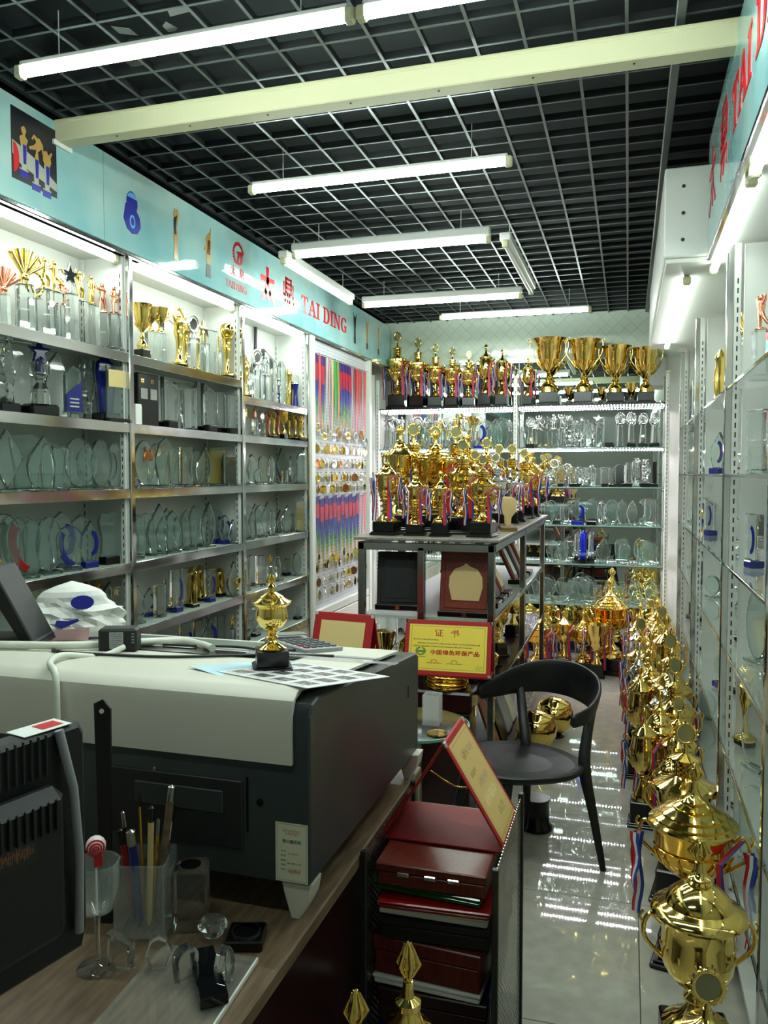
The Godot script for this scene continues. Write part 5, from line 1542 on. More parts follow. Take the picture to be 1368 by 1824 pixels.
func medal_wall() -> void:
	var o := thing("pegboard", "white perforated board hung with medals", "pegboard", Vector3(0, 0, -6.13))
	part(o, "board", bxm(Vector3(0.012, 2.0, 1.26), 0.0, Vector3(-2.216, 1.68, 0)), M.pegboard)
	part(o, "frame", bxm(Vector3(0.06, 2.69, 0.07), 0.004, Vector3(-2.20, 1.345, 0.69)), M.paint)
	part(o, "frame", bxm(Vector3(0.06, 2.69, 0.06), 0.004, Vector3(-2.20, 1.345, -0.66)), M.paint)
	part(o, "frame", bxm(Vector3(0.05, 0.06, 1.3), 0.004, Vector3(-2.205, 0.66, 0)), M.paint)
	part(o, "kickboard", bxm(Vector3(0.04, 0.62, 1.3), 0.004, Vector3(-2.20, 0.312, 0)), M.paint)
	var dsc := lath([[0, 0], [0.031, 0], [0.034, 0.002], [0.034, 0.004], [0.030, 0.0055], [0.026, 0.0045], [0, 0.0055]], 18)
	var rain := [Color(0.03, 0.006, 0.14), Color(0.40, 0.003, 0.03), Color(0.36, 0.003, 0.04), Color(0.012, 0.012, 0.20), Color(0.003, 0.03, 0.24), Color(0.002, 0.10, 0.04), Color(0.07, 0.26, 0.006), Color(0.45, 0.24, 0.004)]
	var seq := "RrRwkogGRRRRknrrkr"
	var hang := func(z: float, ytop: float, drop: float, code: String, metal: String, label: String):
		var m := thing("ribbon_medal", label, "medal", Vector3(-2.196, ytop, z), 0.0, "medals on ribbons")
		var w := 0.052 if code in ["R", "g", "G"] else 0.034
		for e in [-1.0, 1.0]:
			var bm := MB.new()
			var pts := []
			var ac := []
			for k in 9:
				var f := k / 8.0
				pts.append(Vector3(0.004 + (0.003 if e > 0 else 0.0), -drop * f, e * (w * 0.45 * (1 - f) + 0.004)))
				ac.append(Vector3(0, 0, w * (0.85 - 0.5 * f)))
			for k in 8:
				var ln: Array = [Color(0.55, 0.03, 0.05), Color(0.75, 0.75, 0.75), Color(0.04, 0.06, 0.30)]
				match code:
					"R": ln = [rain[k]]
					"r": ln = [Color(0.62, 0.03, 0.04), Color(0.68, 0.10, 0.08)]
					"w": ln = [Color(0.7, 0.7, 0.72), Color(0.02, 0.02, 0.02)]
					"k": ln = [Color(0.02, 0.03, 0.03), Color(0.65, 0.65, 0.65), Color(0.5, 0.03, 0.08)]
					"o": ln = [Color(0.65, 0.16, 0.03), Color(0.7, 0.62, 0.45)]
					"g": ln = [Color(0.02, 0.30, 0.06)]
					"G": ln = [Color(0.6, 0.2, 0.04), Color(0.03, 0.25, 0.06)]
					"n": ln = [Color(0.02, 0.02, 0.05), Color(0.55, 0.03, 0.05)]
				bm.band([pts[k], pts[k + 1]], [ac[k], ac[k + 1]], 0.0015, ln)
			part(m, "ribbon", bm.done(), M.cloth)
		var d := part(m, "disc", dsc, M[metal], Vector3(0.012, -drop - 0.035, 0))
		d.rotation = Vector3(0, 0, -PI / 2)
		d.rotation.y = rng.randf_range(-0.5, 0.5)
		part(m, "hook", tubem([Vector3(-0.008, 0.004, 0), Vector3(0.03, 0.004, 0)], 0.003, 6), M.steel)
	var nm := {"R": "rainbow", "r": "red", "w": "white and black", "k": "black and white", "o": "orange", "g": "green", "G": "green and orange", "n": "navy and red"}
	for k in seq.length():
		var z := -5.555 - k * 0.0665
		hang.call(z, 2.575, 0.50 + 0.03 * (k % 3), seq[k], ["gold", "silver", "gold", "bronze"][k % 4], "medal on %s ribbon, %s from left in upper row of ribbons" % [nm[seq[k]], ORD[k]])
	for k in 13:
		var z := -5.56 - k * 0.092
		var cd := "R" if k < 11 else ("k" if k == 11 else "r")
		hang.call(z, 1.53 - 0.02 * (k % 2), 0.42 + 0.03 * (k % 3), cd, "gold", "medal on %s ribbon, %s from left in lower row of ribbons" % [nm[cd], ORD[k]])
	for rw in 7:
		var y: float = [1.885, 1.775, 1.67, 1.585, 1.0, 0.895, 0.80][rw]
		var cnt: int = [13, 14, 13, 12, 8, 9, 9][rw]
		for k in cnt:
			var z := -5.555 - (k + rng.randf_range(-0.2, 0.2)) * 1.12 / (cnt - 1)
			var me: String = ["gold", "silver", "gold", "bronze", "gold", "silver"][(k * 5 + rw * 3) % 6]
			var m := thing("medal", "bare %s medal, %s from left in %s row below the ribbons" % [me, ORD[k], ORD[rw]], "medal", Vector3(-2.19, y, z), 0.0, "bare medals on hooks")
			var d := part(m, "disc", dsc, M[me])
			d.rotation = Vector3(0, 0, -PI / 2)
			m.rotation.y = rng.randf_range(-0.7, 0.7)
			part(m, "loop", tubem([Vector3(-0.012, 0.042, 0), Vector3(0.006, 0.042, 0), Vector3(0.003, 0.032, 0)], 0.003, 6), M.steel)
	for k in WALL_CUPS.size():
		cup(WALL_CUPS[k], "gold lidded cup on the floor below the pegboard, %s from left" % ORD[k], "cups below the medals", rng.randf_range(1.2, 1.8), 1.0)
	# pale boards standing in the corner beside the mirror
	for k in 3:
		part(thing("panel_board", "narrow pale board leaning in the back corner, %s of three" % ORD[k], "board", Vector3(-2.32, 0, -6.95 - k * 0.13), 0.4), "board", bxm(Vector3(0.10, 2.62, 0.014), 0.002, Vector3(0, 1.31, 0)), M.cabwhite)


func back_wall() -> void:
	var posts := [-2.255, -0.97, 0.311]
	for k in 3:
		var o := thing("shelf_post", ["white shelf post at the left end of the mirror", "white shelf post in the middle of the mirror", "white shelf post at the right end of the mirror"][k], "post", Vector3(posts[k], 0, ZB - 0.02))
		part(o, "upright", bxm(Vector3(0.032, 2.55, 0.032), 0.004, Vector3(0, 1.275, 0)), M.paint)
		var sl := MB.new()
		for j in 60:
			sl.box(Vector3(0, 0.3 + j * 0.036, 0.0163), Vector3(0.005, 0.02, 0.001))
		part(o, "slots", sl.done(), M.slot).set_meta("kind", "stuff")
		part(o, "cap", bxm(Vector3(0.036, 0.02, 0.036), 0.003, Vector3(0, 2.56, 0)), M.cream)
	var ys := [2.305]
	for row in BACK:
		ys.append(row[0])
	for k in ys.size():
		var y: float = ys[k]
		for b in 2:
			var x0: float = posts[b] + 0.02
			var x1: float = posts[b + 1] - 0.02
			var side: String = ["left", "right"][b]
			var o := thing("glass_shelf", "%s glass shelf on %s side of the back mirror" % [["topmost", "second", "third", "fourth", "fifth", "lowest"][k], side], "shelf", Vector3((x0 + x1) / 2, y, 0))
			part(o, "pane", bxm(Vector3(x1 - x0, 0.008, 0.23), 0.0, Vector3(0, -0.004, (ZB + ZW) / 2 + 0.005)), M.black if k == 0 else M.pane)
			part(o, "edge", bxm(Vector3(x1 - x0, 0.010, 0.004), 0.001, Vector3(0, -0.005, ZB - 0.001)), M.glassedge if k > 0 else M.black)
			for e in [-1.0, 1.0]:
				part(o, "bracket", bxm(Vector3(0.006, 0.03, 0.20), 0.001, Vector3(e * ((x1 - x0) / 2 - 0.006), -0.025, (ZB + ZW) / 2)), M.steel)
			if k >= 2 and k < 5:
				led_strip(x0 + 0.01, x1 - 0.01, y - 0.014, ZB - 0.03, "row of tiny lights under the %s back shelf, %s side" % [["third", "fourth", "fifth"][k - 2], side], LED * 0.5, true)
			if k < 2:
				led_strip(x0 + 0.01, x1 - 0.01, y - 0.014, ZB - 0.014, "front row of tiny lights under the %s back shelf, %s side" % [["topmost", "second"][k], side], LED)
				led_strip(x0 + 0.01, x1 - 0.01, y - 0.014, ZW + 0.07, "rear row of tiny lights under the %s back shelf, %s side" % [["topmost", "second"][k], side], LED)
	for k in BACK.size():
		var where := "%s back shelf" % ["second", "third", "fourth", "fifth", "lowest"][k]
		shelf_row(BACK[k][1], BACK[k][0], 0.0, where, "awards on the " + where)
	for k in TOP_CUPS.size():
		var c: Array = TOP_CUPS[k]
		var d: String = {"urn": "tall gold lidded trophy with ribbons", "goblet": "gold lattice goblet with ribbons", "open": "large open gold cup", "small": "tiny gold cup"}[c[4]]
		cup(c, "%s, %s from left on topmost back shelf" % [d, ORD[k]], "cups on the topmost back shelf", rng.randf_range(-0.15, 0.15), 1.15 if c[4] in ["open", "small"] else 0.86)
	for k in BACK_CUPS.size():
		cup(BACK_CUPS[k], "gold trophy on floor before the back shelves, %s from left" % ORD[k], "cups on the floor before the mirror", rng.randf_range(-0.2, 0.2), 1.0)


func right_cabinets() -> void:
	var zs := [-1.0, -2.3, -3.36, -4.87, -6.2]
	for b in 4:
		var z0: float = zs[b]
		var z1: float = zs[b + 1]
		var ln := z0 - z1
		var zc := (z0 + z1) / 2
		var o := thing("display_cabinet", "white cabinet with glass shelves on the right, %s from the camera" % ORD[b], "cabinet", Vector3(0, 0, zc), 0.0, "glass-shelved cabinets on the right")
		part(o, "back_panel", bxm(Vector3(0.012, 2.56, ln - 0.004), 0.0, Vector3(XRB + 0.03, 1.285, 0)), M.cabwhite)
		part(o, "side_panel", bxm(Vector3(0.22, 2.56, 0.018), 0.0, Vector3(XRB - 0.10, 1.285, -ln / 2 + 0.009)), M.cabwhite)
		for x in [XRB, XR + 0.035]:
			var u := part(o, "upright", bxm(Vector3(0.022, 2.56, 0.014), 0.0, Vector3(x, 1.285, -ln / 2 + 0.026)), M.cabwhite)
			var sl := MB.new()
			for k in 60:
				sl.box(Vector3(x, 0.3 + k * 0.036, -ln / 2 + 0.0335), Vector3(0.005, 0.02, 0.001))
			part(u, "slots", sl.done(), M.slot).set_meta("kind", "stuff")
		part(o, "post", bxm(Vector3(0.028, 2.56, 0.03), 0.004, Vector3(XR + 0.012, 1.285, -ln / 2)), M.chrome)
		for y in [2.03, 1.70, 1.36, 1.04, 0.67, 0.33]:
			var sh := part(o, "shelf", bxm(Vector3(0.24, 0.008, ln - 0.04), 0.0, Vector3(XR + 0.13, y - 0.004, 0)), M.pane)
			part(sh, "edge_strip", bxm(Vector3(0.008, 0.012, ln - 0.035), 0.001, Vector3(XR + 0.008, y - 0.006, 0)), M.chrome)
		part(o, "floor_board", bxm(Vector3(0.24, 0.02, ln - 0.02), 0.0, Vector3(XR + 0.14, 0.06, 0)), M.cabwhite)
	for k in RIGHT.size():
		var where := "%s right-hand shelf" % ["top", "second", "third", "fourth", "fifth", "lowest"][k]
		shelf_row(RIGHT[k][1], RIGHT[k][0], deg_to_rad(-62), where, "awards on the " + where, 0.15, "from near end")
	for k in AISLE_CUPS.size():
		var c: Array = AISLE_CUPS[k]
		cup(c, "%s trophy standing in the aisle row, %s from the camera" % [c[5], ORD[k]], "trophies on the floor along the right", rng.randf_range(-0.2, 0.2), 1.1 if k < 4 else 0.85)
	for k in 2:
		var z: float = [-6.32, -7.0][k]
		part(thing("wall_panel", ["white panel beside the right end of mirror", "white panel in the corner right of mirror"][k], "panel", Vector3(0.5, 0, z)), "board", bxm(Vector3(0.22, 2.6, 0.03), 0.003, Vector3(0, 1.3, 0)), M.paint)


# ---------------------------------------------------------------- furniture and the counter
# a folded stand-up certificate: front panel leaning back, rear panel, base; front faces local +z
func tent(label: String, at: Vector3, turn: float, w: float, hgt: float, d: float, cardm: Material, border: float, group := "") -> Node3D:
	var o := thing("certificate_folder", label, "certificate", at, turn, group)
	var sl := sqrt(hgt * hgt + d * d)
	var lean := atan2(d, hgt)
	for s in [1.0, -1.0]:
		var p := part(o, "front_panel" if s > 0 else "rear_panel", bxm(Vector3(w, sl, 0.006), 0.002, Vector3(0, sl / 2, 0)), M.redvelvet, Vector3(0, 0.006, s * d))
		p.rotation.x = -lean * s
		if s > 0:
			card(p, "certificate", w - border * 2, sl - border * 2, cardm, Vector3(0, sl / 2, 0.0036))
			for c in [[-1, 1], [1, 1], [-1, -1], [1, -1]]:
				var cx: float = c[0] * (w / 2 - 0.007)
				var cy: float = sl / 2 + c[1] * (sl / 2 - 0.007)
				part(p, "corner", bxm(Vector3(0.016, 0.016, 0.009), 0.002, Vector3(cx, cy, 0)), M.silver)
	part(o, "base_panel", bxm(Vector3(w, 0.005, d * 2), 0.001, Vector3(0, 0.0025, 0)), M.redvelvet)
	part(o, "cord", tubem(smooth([Vector3(w * 0.46, hgt * 0.4, d * 0.55), Vector3(w * 0.46, hgt * 0.25, 0), Vector3(w * 0.46, hgt * 0.4, -d * 0.55)], 6), 0.002, 6), M.amber)
	return o


func plaque(label: String, at: Vector3, turn: float, w: float, h: float, lean: float, frame: Material, inner: Material, kind: String) -> void:
	var o := thing("plaque", label, "plaque", at, turn, "wooden plaques on the display table")
	var p := part(o, "frame", bxm(Vector3(w, h, 0.022), 0.004, Vector3(0, h / 2, 0)), frame, Vector3(0, 0.012, 0))
	p.rotation.x = -lean
	part(p, "moulding", bxm(Vector3(w * 0.82, h * 0.84, 0.006), 0.003, Vector3(0, h / 2, 0.0125)), frame)
	if kind == "arch":
		part(p, "metal_sheet", prism(poly([-.07, 0, .07, 0, .088, .07, .085, .12, .06, .16, .02, .175, 0, .19, -.02, .175, -.06, .16, -.085, .12, -.088, .07]), 0, 0.003, 0.001), inner, Vector3(0, h * 0.2, 0.016))
	else:
		part(p, "metal_sheet", bxm(Vector3(w * 0.66, h * 0.68, 0.003), 0.001, Vector3(0, h / 2, 0.017)), inner)
	var b := part(o, "foot", bxm(Vector3(w * 1.02, 0.03, 0.09), 0.004, Vector3(0, 0.015, 0.0)), M.black)
	part(b, "clasp", bxm(Vector3(0.022, 0.016, 0.004), 0.001, Vector3(0, 0.016, 0.046)), M.gold)


func display_table() -> void:
	var x0 := -1.335
	var x1 := -0.624
	var zs := [-3.97, -5.21, -6.45]
	var o := thing("display_table", "steel-framed display table crowded with gold trophies", "table", Vector3((x0 + x1) / 2, 0, -5.21))
	var w := x1 - x0
	for z in zs:
		for s in [-1.0, 1.0]:
			part(o, "post", bxm(Vector3(0.036, 1.35, 0.036), 0.004, Vector3(s * (w / 2 - 0.018), 0.675, z + 5.21)), M.steel)
		if z == zs[0]:
			part(o, "post", bxm(Vector3(0.036, 1.33, 0.036), 0.004, Vector3(-0.02, 0.665, z + 5.21)), M.steel)
		part(o, "cross_rail", bxm(Vector3(w, 0.04, 0.036), 0.003, Vector3(0, 1.33, z + 5.21)), M.steel)
	for s in [-1.0, 1.0]:
		part(o, "side_rail", bxm(Vector3(0.036, 0.04, 2.48), 0.003, Vector3(s * (w / 2 - 0.018), 1.33, 0)), M.steel)
	part(o, "tabletop", bxm(Vector3(w + 0.04, 0.016, 2.54), 0.003, Vector3(0, 1.369, 0)), M.scuffed)
	for y in [0.97, 0.60, 0.12]:
		var sh := part(o, "shelf", bxm(Vector3(w - 0.03, 0.014, 2.44), 0.0, Vector3(0, y - 0.007, 0)), M.shelfwhite if y > 0.9 else M.darkwood)
		part(sh, "edge", bxm(Vector3(0.012, 0.03, 2.46), 0.002, Vector3(w / 2 - 0.006, y - 0.012, 0)), M.chrome)
	for k in TABLE_CUPS.size():
		var c: Array = TABLE_CUPS[k]
		var d: String = {"urn": "lidded trophy with ring emblem", "tower": "tall ringed trophy", "slim": "slim trophy", "bowl": "broad-bowled lidded trophy", "goblet": "goblet trophy"}[c[4]]
		cup(c, "%s %s on the display table, %s counting from the front" % [c[5], d, ORD[k]], "trophies on the display table", rng.randf_range(-0.15, 0.15), 1.08)
	# twin gilt plates on a wooden base at the right edge
	var g := thing("plate_trophy", "two gilt shield plates on a low wooden base", "trophy", Vector3(-0.672, 1.378, -4.72), 0.2)
	part(g, "base", bxm(Vector3(0.09, 0.022, 0.36), 0.004, Vector3(0, 0.011, 0)), M.wood)
	part(g, "base_rim", bxm(Vector3(0.094, 0.008, 0.364), 0.002, Vector3(0, 0.005, 0)), M.amber)
	for k in 2:
		part(g, "gilt_plate", prism(poly([-.012, 0, .012, 0, .016, .05, .045, .09, .05, .14, .03, .165, -.03, .165, -.05, .14, -.045, .09, -.016, .05]), -0.005, 0.005, 0.002), M.satin, Vector3(0, 0.022, 0.1 - 0.18 * k))
	# plaques and boxes on the shelf below
	plaque("black leather plaque box under the table front", Vector3(-1.145, 0.99, -4.06), 0.08, 0.235, 0.29, 0.12, M.blackmat, M.machinedark, "flat")
	plaque("brown framed plaque with satin arched sheet", Vector3(-0.79, 0.97, -4.06), 0.0, 0.27, 0.345, 0.14, M.brownframe, M.satin, "arch")
	part(thing("packing_film", "crumpled clear film under the black plaque box", "film", Vector3(-1.15, 0.90, -3.99)), "sheet", prism(poly([-.13, .09, .13, .09, .15, .02, .1, -.05, .04, .01, -.02, -.02, -.08, .02, -.12, .0]), -0.004, 0.004, 0.0), M.film)
	for k in 6:
		var z: float = [-4.42, -4.62, -4.83, -5.42, -5.66, -5.92][k]
		plaque("brown plaque leaning on the table side shelf, %s from front" % ORD[k], Vector3(-0.71, 0.97, z), PI / 2, 0.16, 0.27, 0.45, [M.brownframe, M.machinegrey, M.brownframe][k % 3], [M.pale, M.brownframe, M.certgold][k % 3], "flat")
	for k in 5:
		var z: float = [-4.35, -4.6, -4.85, -5.5, -5.8][k]
		cup([-0.74, 0.60, z, 0.33, ["small", "urn", "small", "goblet", "urn"][k], "gold", 0], "gold cup on the lower table shelf, %s from front" % ORD[k], "cups on the lower table shelf", 0.4 * k)
	for k in 6:
		cup([-1.24 + 0.115 * k, 0.60, -4.12, 0.26, ["small", "goblet", "urn"][k % 3], "gold" if k != 3 else "silver", 0], "small cup behind the yellow certificate, %s from left" % ORD[k], "cups behind the certificate", 0.3 * k)
	# wooden chest before the table, with its gilt coil and the certificate on top
	var ch := thing("wooden_chest", "dark red wooden chest in front of the display table", "chest", Vector3(-0.91, 0, -3.855))
	part(ch, "body", bxm(Vector3(0.40, 0.55, 0.18), 0.006, Vector3(0, 0.275, 0)), M.darkwood)
	part(ch, "lid", bxm(Vector3(0.42, 0.10, 0.19), 0.01, Vector3(0, 0.602, 0)), M.darkwood)
	part(ch, "clasp", bxm(Vector3(0.006, 0.05, 0.03), 0.002, Vector3(0.213, 0.55, 0.02)), M.gold)
	var co := thing("gilt_coil", "stack of gilt rope rings on the wooden chest", "ornament", Vector3(-0.84, 0.652, -3.86))
	for k in 4:
		var ring := []
		for j in 33:
			ring.append(Vector3(cos(TAU * j / 32) * (0.092 + 0.005 * (k % 2)), 0.011 + k * 0.017, sin(TAU * j / 32) * (0.092 + 0.005 * (k % 2))))
		part(co, "ring", tubem(ring, 0.0105, 8), M.amber)
	tent("red stand-up folder with large yellow printed certificate", Vector3(-0.83, 0.722, -3.845), 0.05, 0.425, 0.255, 0.075, print_mat(certificate_image(), 0.3), 0.022)
	# stool behind the machine carrying another folder
	var st := thing("side_stand", "dark wooden stand carrying the smaller red folder", "stand", Vector3(-1.2, 0, -3.3))
	part(st, "body", bxm(Vector3(0.36, 0.86, 0.32), 0.006, Vector3(0, 0.43, 0)), M.darkwood)
	part(st, "top", bxm(Vector3(0.38, 0.02, 0.34), 0.004, Vector3(0, 0.87, 0)), M.darkwood)
	tent("red stand-up folder with cut-corner gilt card behind the machine", Vector3(-1.16, 0.88, -3.26), -0.12, 0.28, 0.215, 0.07, M.certgold, 0.035)
	# two gilt globes on the floor beside the table
	for k in 2:
		var gb := thing("gilt_globe", ["nearer gilt globe on floor by the black chair", "farther gilt globe on floor by the black chair"][k], "ornament", Vector3([-0.52, -0.44][k], 0, [-4.95, -5.28][k]), 0.0, "gilt globes on the floor")
		var m := MB.new()
		m.ball(Vector3(0, 0.135, 0), 0.125, 24, 0.95)
		part(gb, "globe", m.done(), M.gold)
		part(gb, "lid_ring", lath([[0.1, 0.195], [0.108, 0.2], [0.106, 0.21], [0.09, 0.222], [0.088, 0.216], [0.1, 0.205]], 24), M.gold)
		part(gb, "foot", lath([[0, 0], [0.07, 0], [0.07, 0.012], [0.05, 0.022], [0, 0.022]], 20), M.black)
	# small boards leaning under the table
	for k in 4:
		var bd := thing("board", "leaning award board under the table, %s from front" % ORD[k], "board", Vector3(-0.68, 0.128, -4.5 - k * 0.22), PI / 2)
		part(bd, "panel", bxm(Vector3(0.17, 0.34, 0.016), 0.003, Vector3(0, 0.17, 0)), [M.brownframe, M.black, M.ltgrey, M.pale][k]).rotation.x = -0.35


func chair() -> void:
	var c := Vector3(-0.42, 0, -3.6)
	var o := thing("armchair", "black plastic chair with a curved horn-shaped backrest", "chair", c)
	var R := func(x, y, z): return Vector3(x, y, z) - c
	# seat: rounded outline, lofted with a shallow dish
	var cen := Vector2(-0.44, -3.57)
	var raw := [Vector2(-0.165, -3.56), Vector2(-0.23, -3.40), Vector2(-0.46, -3.30), Vector2(-0.62, -3.38), Vector2(-0.71, -3.56), Vector2(-0.66, -3.72), Vector2(-0.45, -3.80), Vector2(-0.26, -3.72)]
	var ring := []
	for k in raw.size():
		var a: Vector2 = raw[(k + raw.size() - 1) % raw.size()]
		var b: Vector2 = raw[k]
		var d: Vector2 = raw[(k + 1) % raw.size()]
		var e: Vector2 = raw[(k + 2) % raw.size()]
		for s in 6:
			ring.append(b.cubic_interpolate(d, a, e, s / 6.0))
	var m := MB.new()
	var lv := [[0.0, 0.418], [0.5, 0.42], [0.85, 0.432], [0.96, 0.44], [1.0, 0.436], [1.0, 0.42], [0.95, 0.408], [0.6, 0.40], [0.0, 0.396]]
	for k in lv.size() - 1:
		for j in ring.size():
			var q := (j + 1) % ring.size()
			var P := func(f, t): return R.call(cen.x + (ring[t].x - cen.x) * f[0], f[1], cen.y + (ring[t].y - cen.y) * f[0])
			var dr: float = lv[k + 1][0] - lv[k][0]
			var dy: float = lv[k + 1][1] - lv[k][1]
			var N := func(t):
				var e := Vector3(ring[t].x - cen.x, 0, ring[t].y - cen.y).normalized()
				return (e * -dy + Vector3.UP * dr * 0.25).normalized()
			var A: Vector3 = P.call(lv[k], j)
			var B: Vector3 = P.call(lv[k], q)
			var C: Vector3 = P.call(lv[k + 1], q)
			var D: Vector3 = P.call(lv[k + 1], j)
			var n0: Vector3 = N.call(j)
			var n1: Vector3 = N.call(q)
			if (B - A).cross(C - A).dot(n0) + (C - A).cross(D - A).dot(n0) < 0:
				m.tri(A, C, B, n0, n1, n1); m.tri(A, D, C, n0, n0, n1)
			else:
				m.tri(A, B, C, n0, n1, n1); m.tri(A, C, D, n0, n1, n0)
	part(o, "seat", m.done(), M.chairblack)
	# backrest band with its two arms
	var ctrl := [R.call(-0.675, 0.655, -3.80), R.call(-0.60, 0.672, -3.86), R.call(-0.50, 0.69, -3.97), R.call(-0.38, 0.70, -4.03), R.call(-0.25, 0.70, -3.99), R.call(-0.155, 0.69, -3.86), R.call(-0.125, 0.675, -3.72), R.call(-0.15, 0.655, -3.58), R.call(-0.215, 0.64, -3.50)]
	var pts := smooth(ctrl, 5)
	var A := []
	var B := []
	for k in pts.size():
		var f := k / float(pts.size() - 1)
		var d: Vector3 = (pts[mini(k + 1, pts.size() - 1)] - pts[maxi(k - 1, 0)]).normalized()
		var hh := 0.034 + 0.050 * pow(sin(PI * clampf(f * 1.02, 0, 1)), 1.4)
		if k == 0 or k == pts.size() - 1:
			hh *= 0.6
		var side := d.cross(Vector3.UP).normalized()
		A.append((Vector3.UP * 0.95 - side * 0.25).normalized() * hh)
		B.append(side * 0.013)
	var bm := MB.new()
	bm.loft(pts, A, B, 14)
	part(o, "backrest", bm.done(), M.chairblack)
	var leg := func(called: String, ps: Array, rs: Array):
		var lm := MB.new()
		lm.tube(smooth(ps, 4), rs, 10)
		part(o, called, lm.done(), M.chairblack)
	var taper := func(n_, r0, rm, r1):
		var rr := []
		for k in n_:
			var f: float = k / float(n_ - 1)
			rr.append(lerpf(r0, rm, f * 2) if f < 0.5 else lerpf(rm, r1, f * 2 - 1))
		return rr
	leg.call("leg", [R.call(-0.445, 0.0, -3.85), R.call(-0.44, 0.22, -3.80), R.call(-0.44, 0.41, -3.77), R.call(-0.465, 0.54, -3.84), R.call(-0.495, 0.64, -3.965)], taper.call(17, 0.013, 0.026, 0.022))
	leg.call("leg", [R.call(-0.08, 0.0, -3.52), R.call(-0.13, 0.25, -3.54), R.call(-0.165, 0.42, -3.56), R.call(-0.16, 0.54, -3.60), R.call(-0.14, 0.66, -3.66)], taper.call(17, 0.013, 0.028, 0.020))
	leg.call("leg", [R.call(-0.50, 0.0, -3.22), R.call(-0.48, 0.22, -3.29), R.call(-0.47, 0.41, -3.34)], taper.call(9, 0.013, 0.022, 0.028))
	leg.call("leg", [R.call(-0.77, 0.0, -3.58), R.call(-0.72, 0.22, -3.59), R.call(-0.68, 0.41, -3.60)], taper.call(9, 0.013, 0.022, 0.028))
	var bs := thing("round_pedestal", "black round pedestal on the floor under the chair", "pedestal", Vector3(-0.40, 0, -3.86))
	part(bs, "pedestal", lath([[0, 0], [0.075, 0], [0.075, 0.015], [0.062, 0.03], [0.058, 0.12], [0.064, 0.15], [0, 0.15]], 20), M.black)


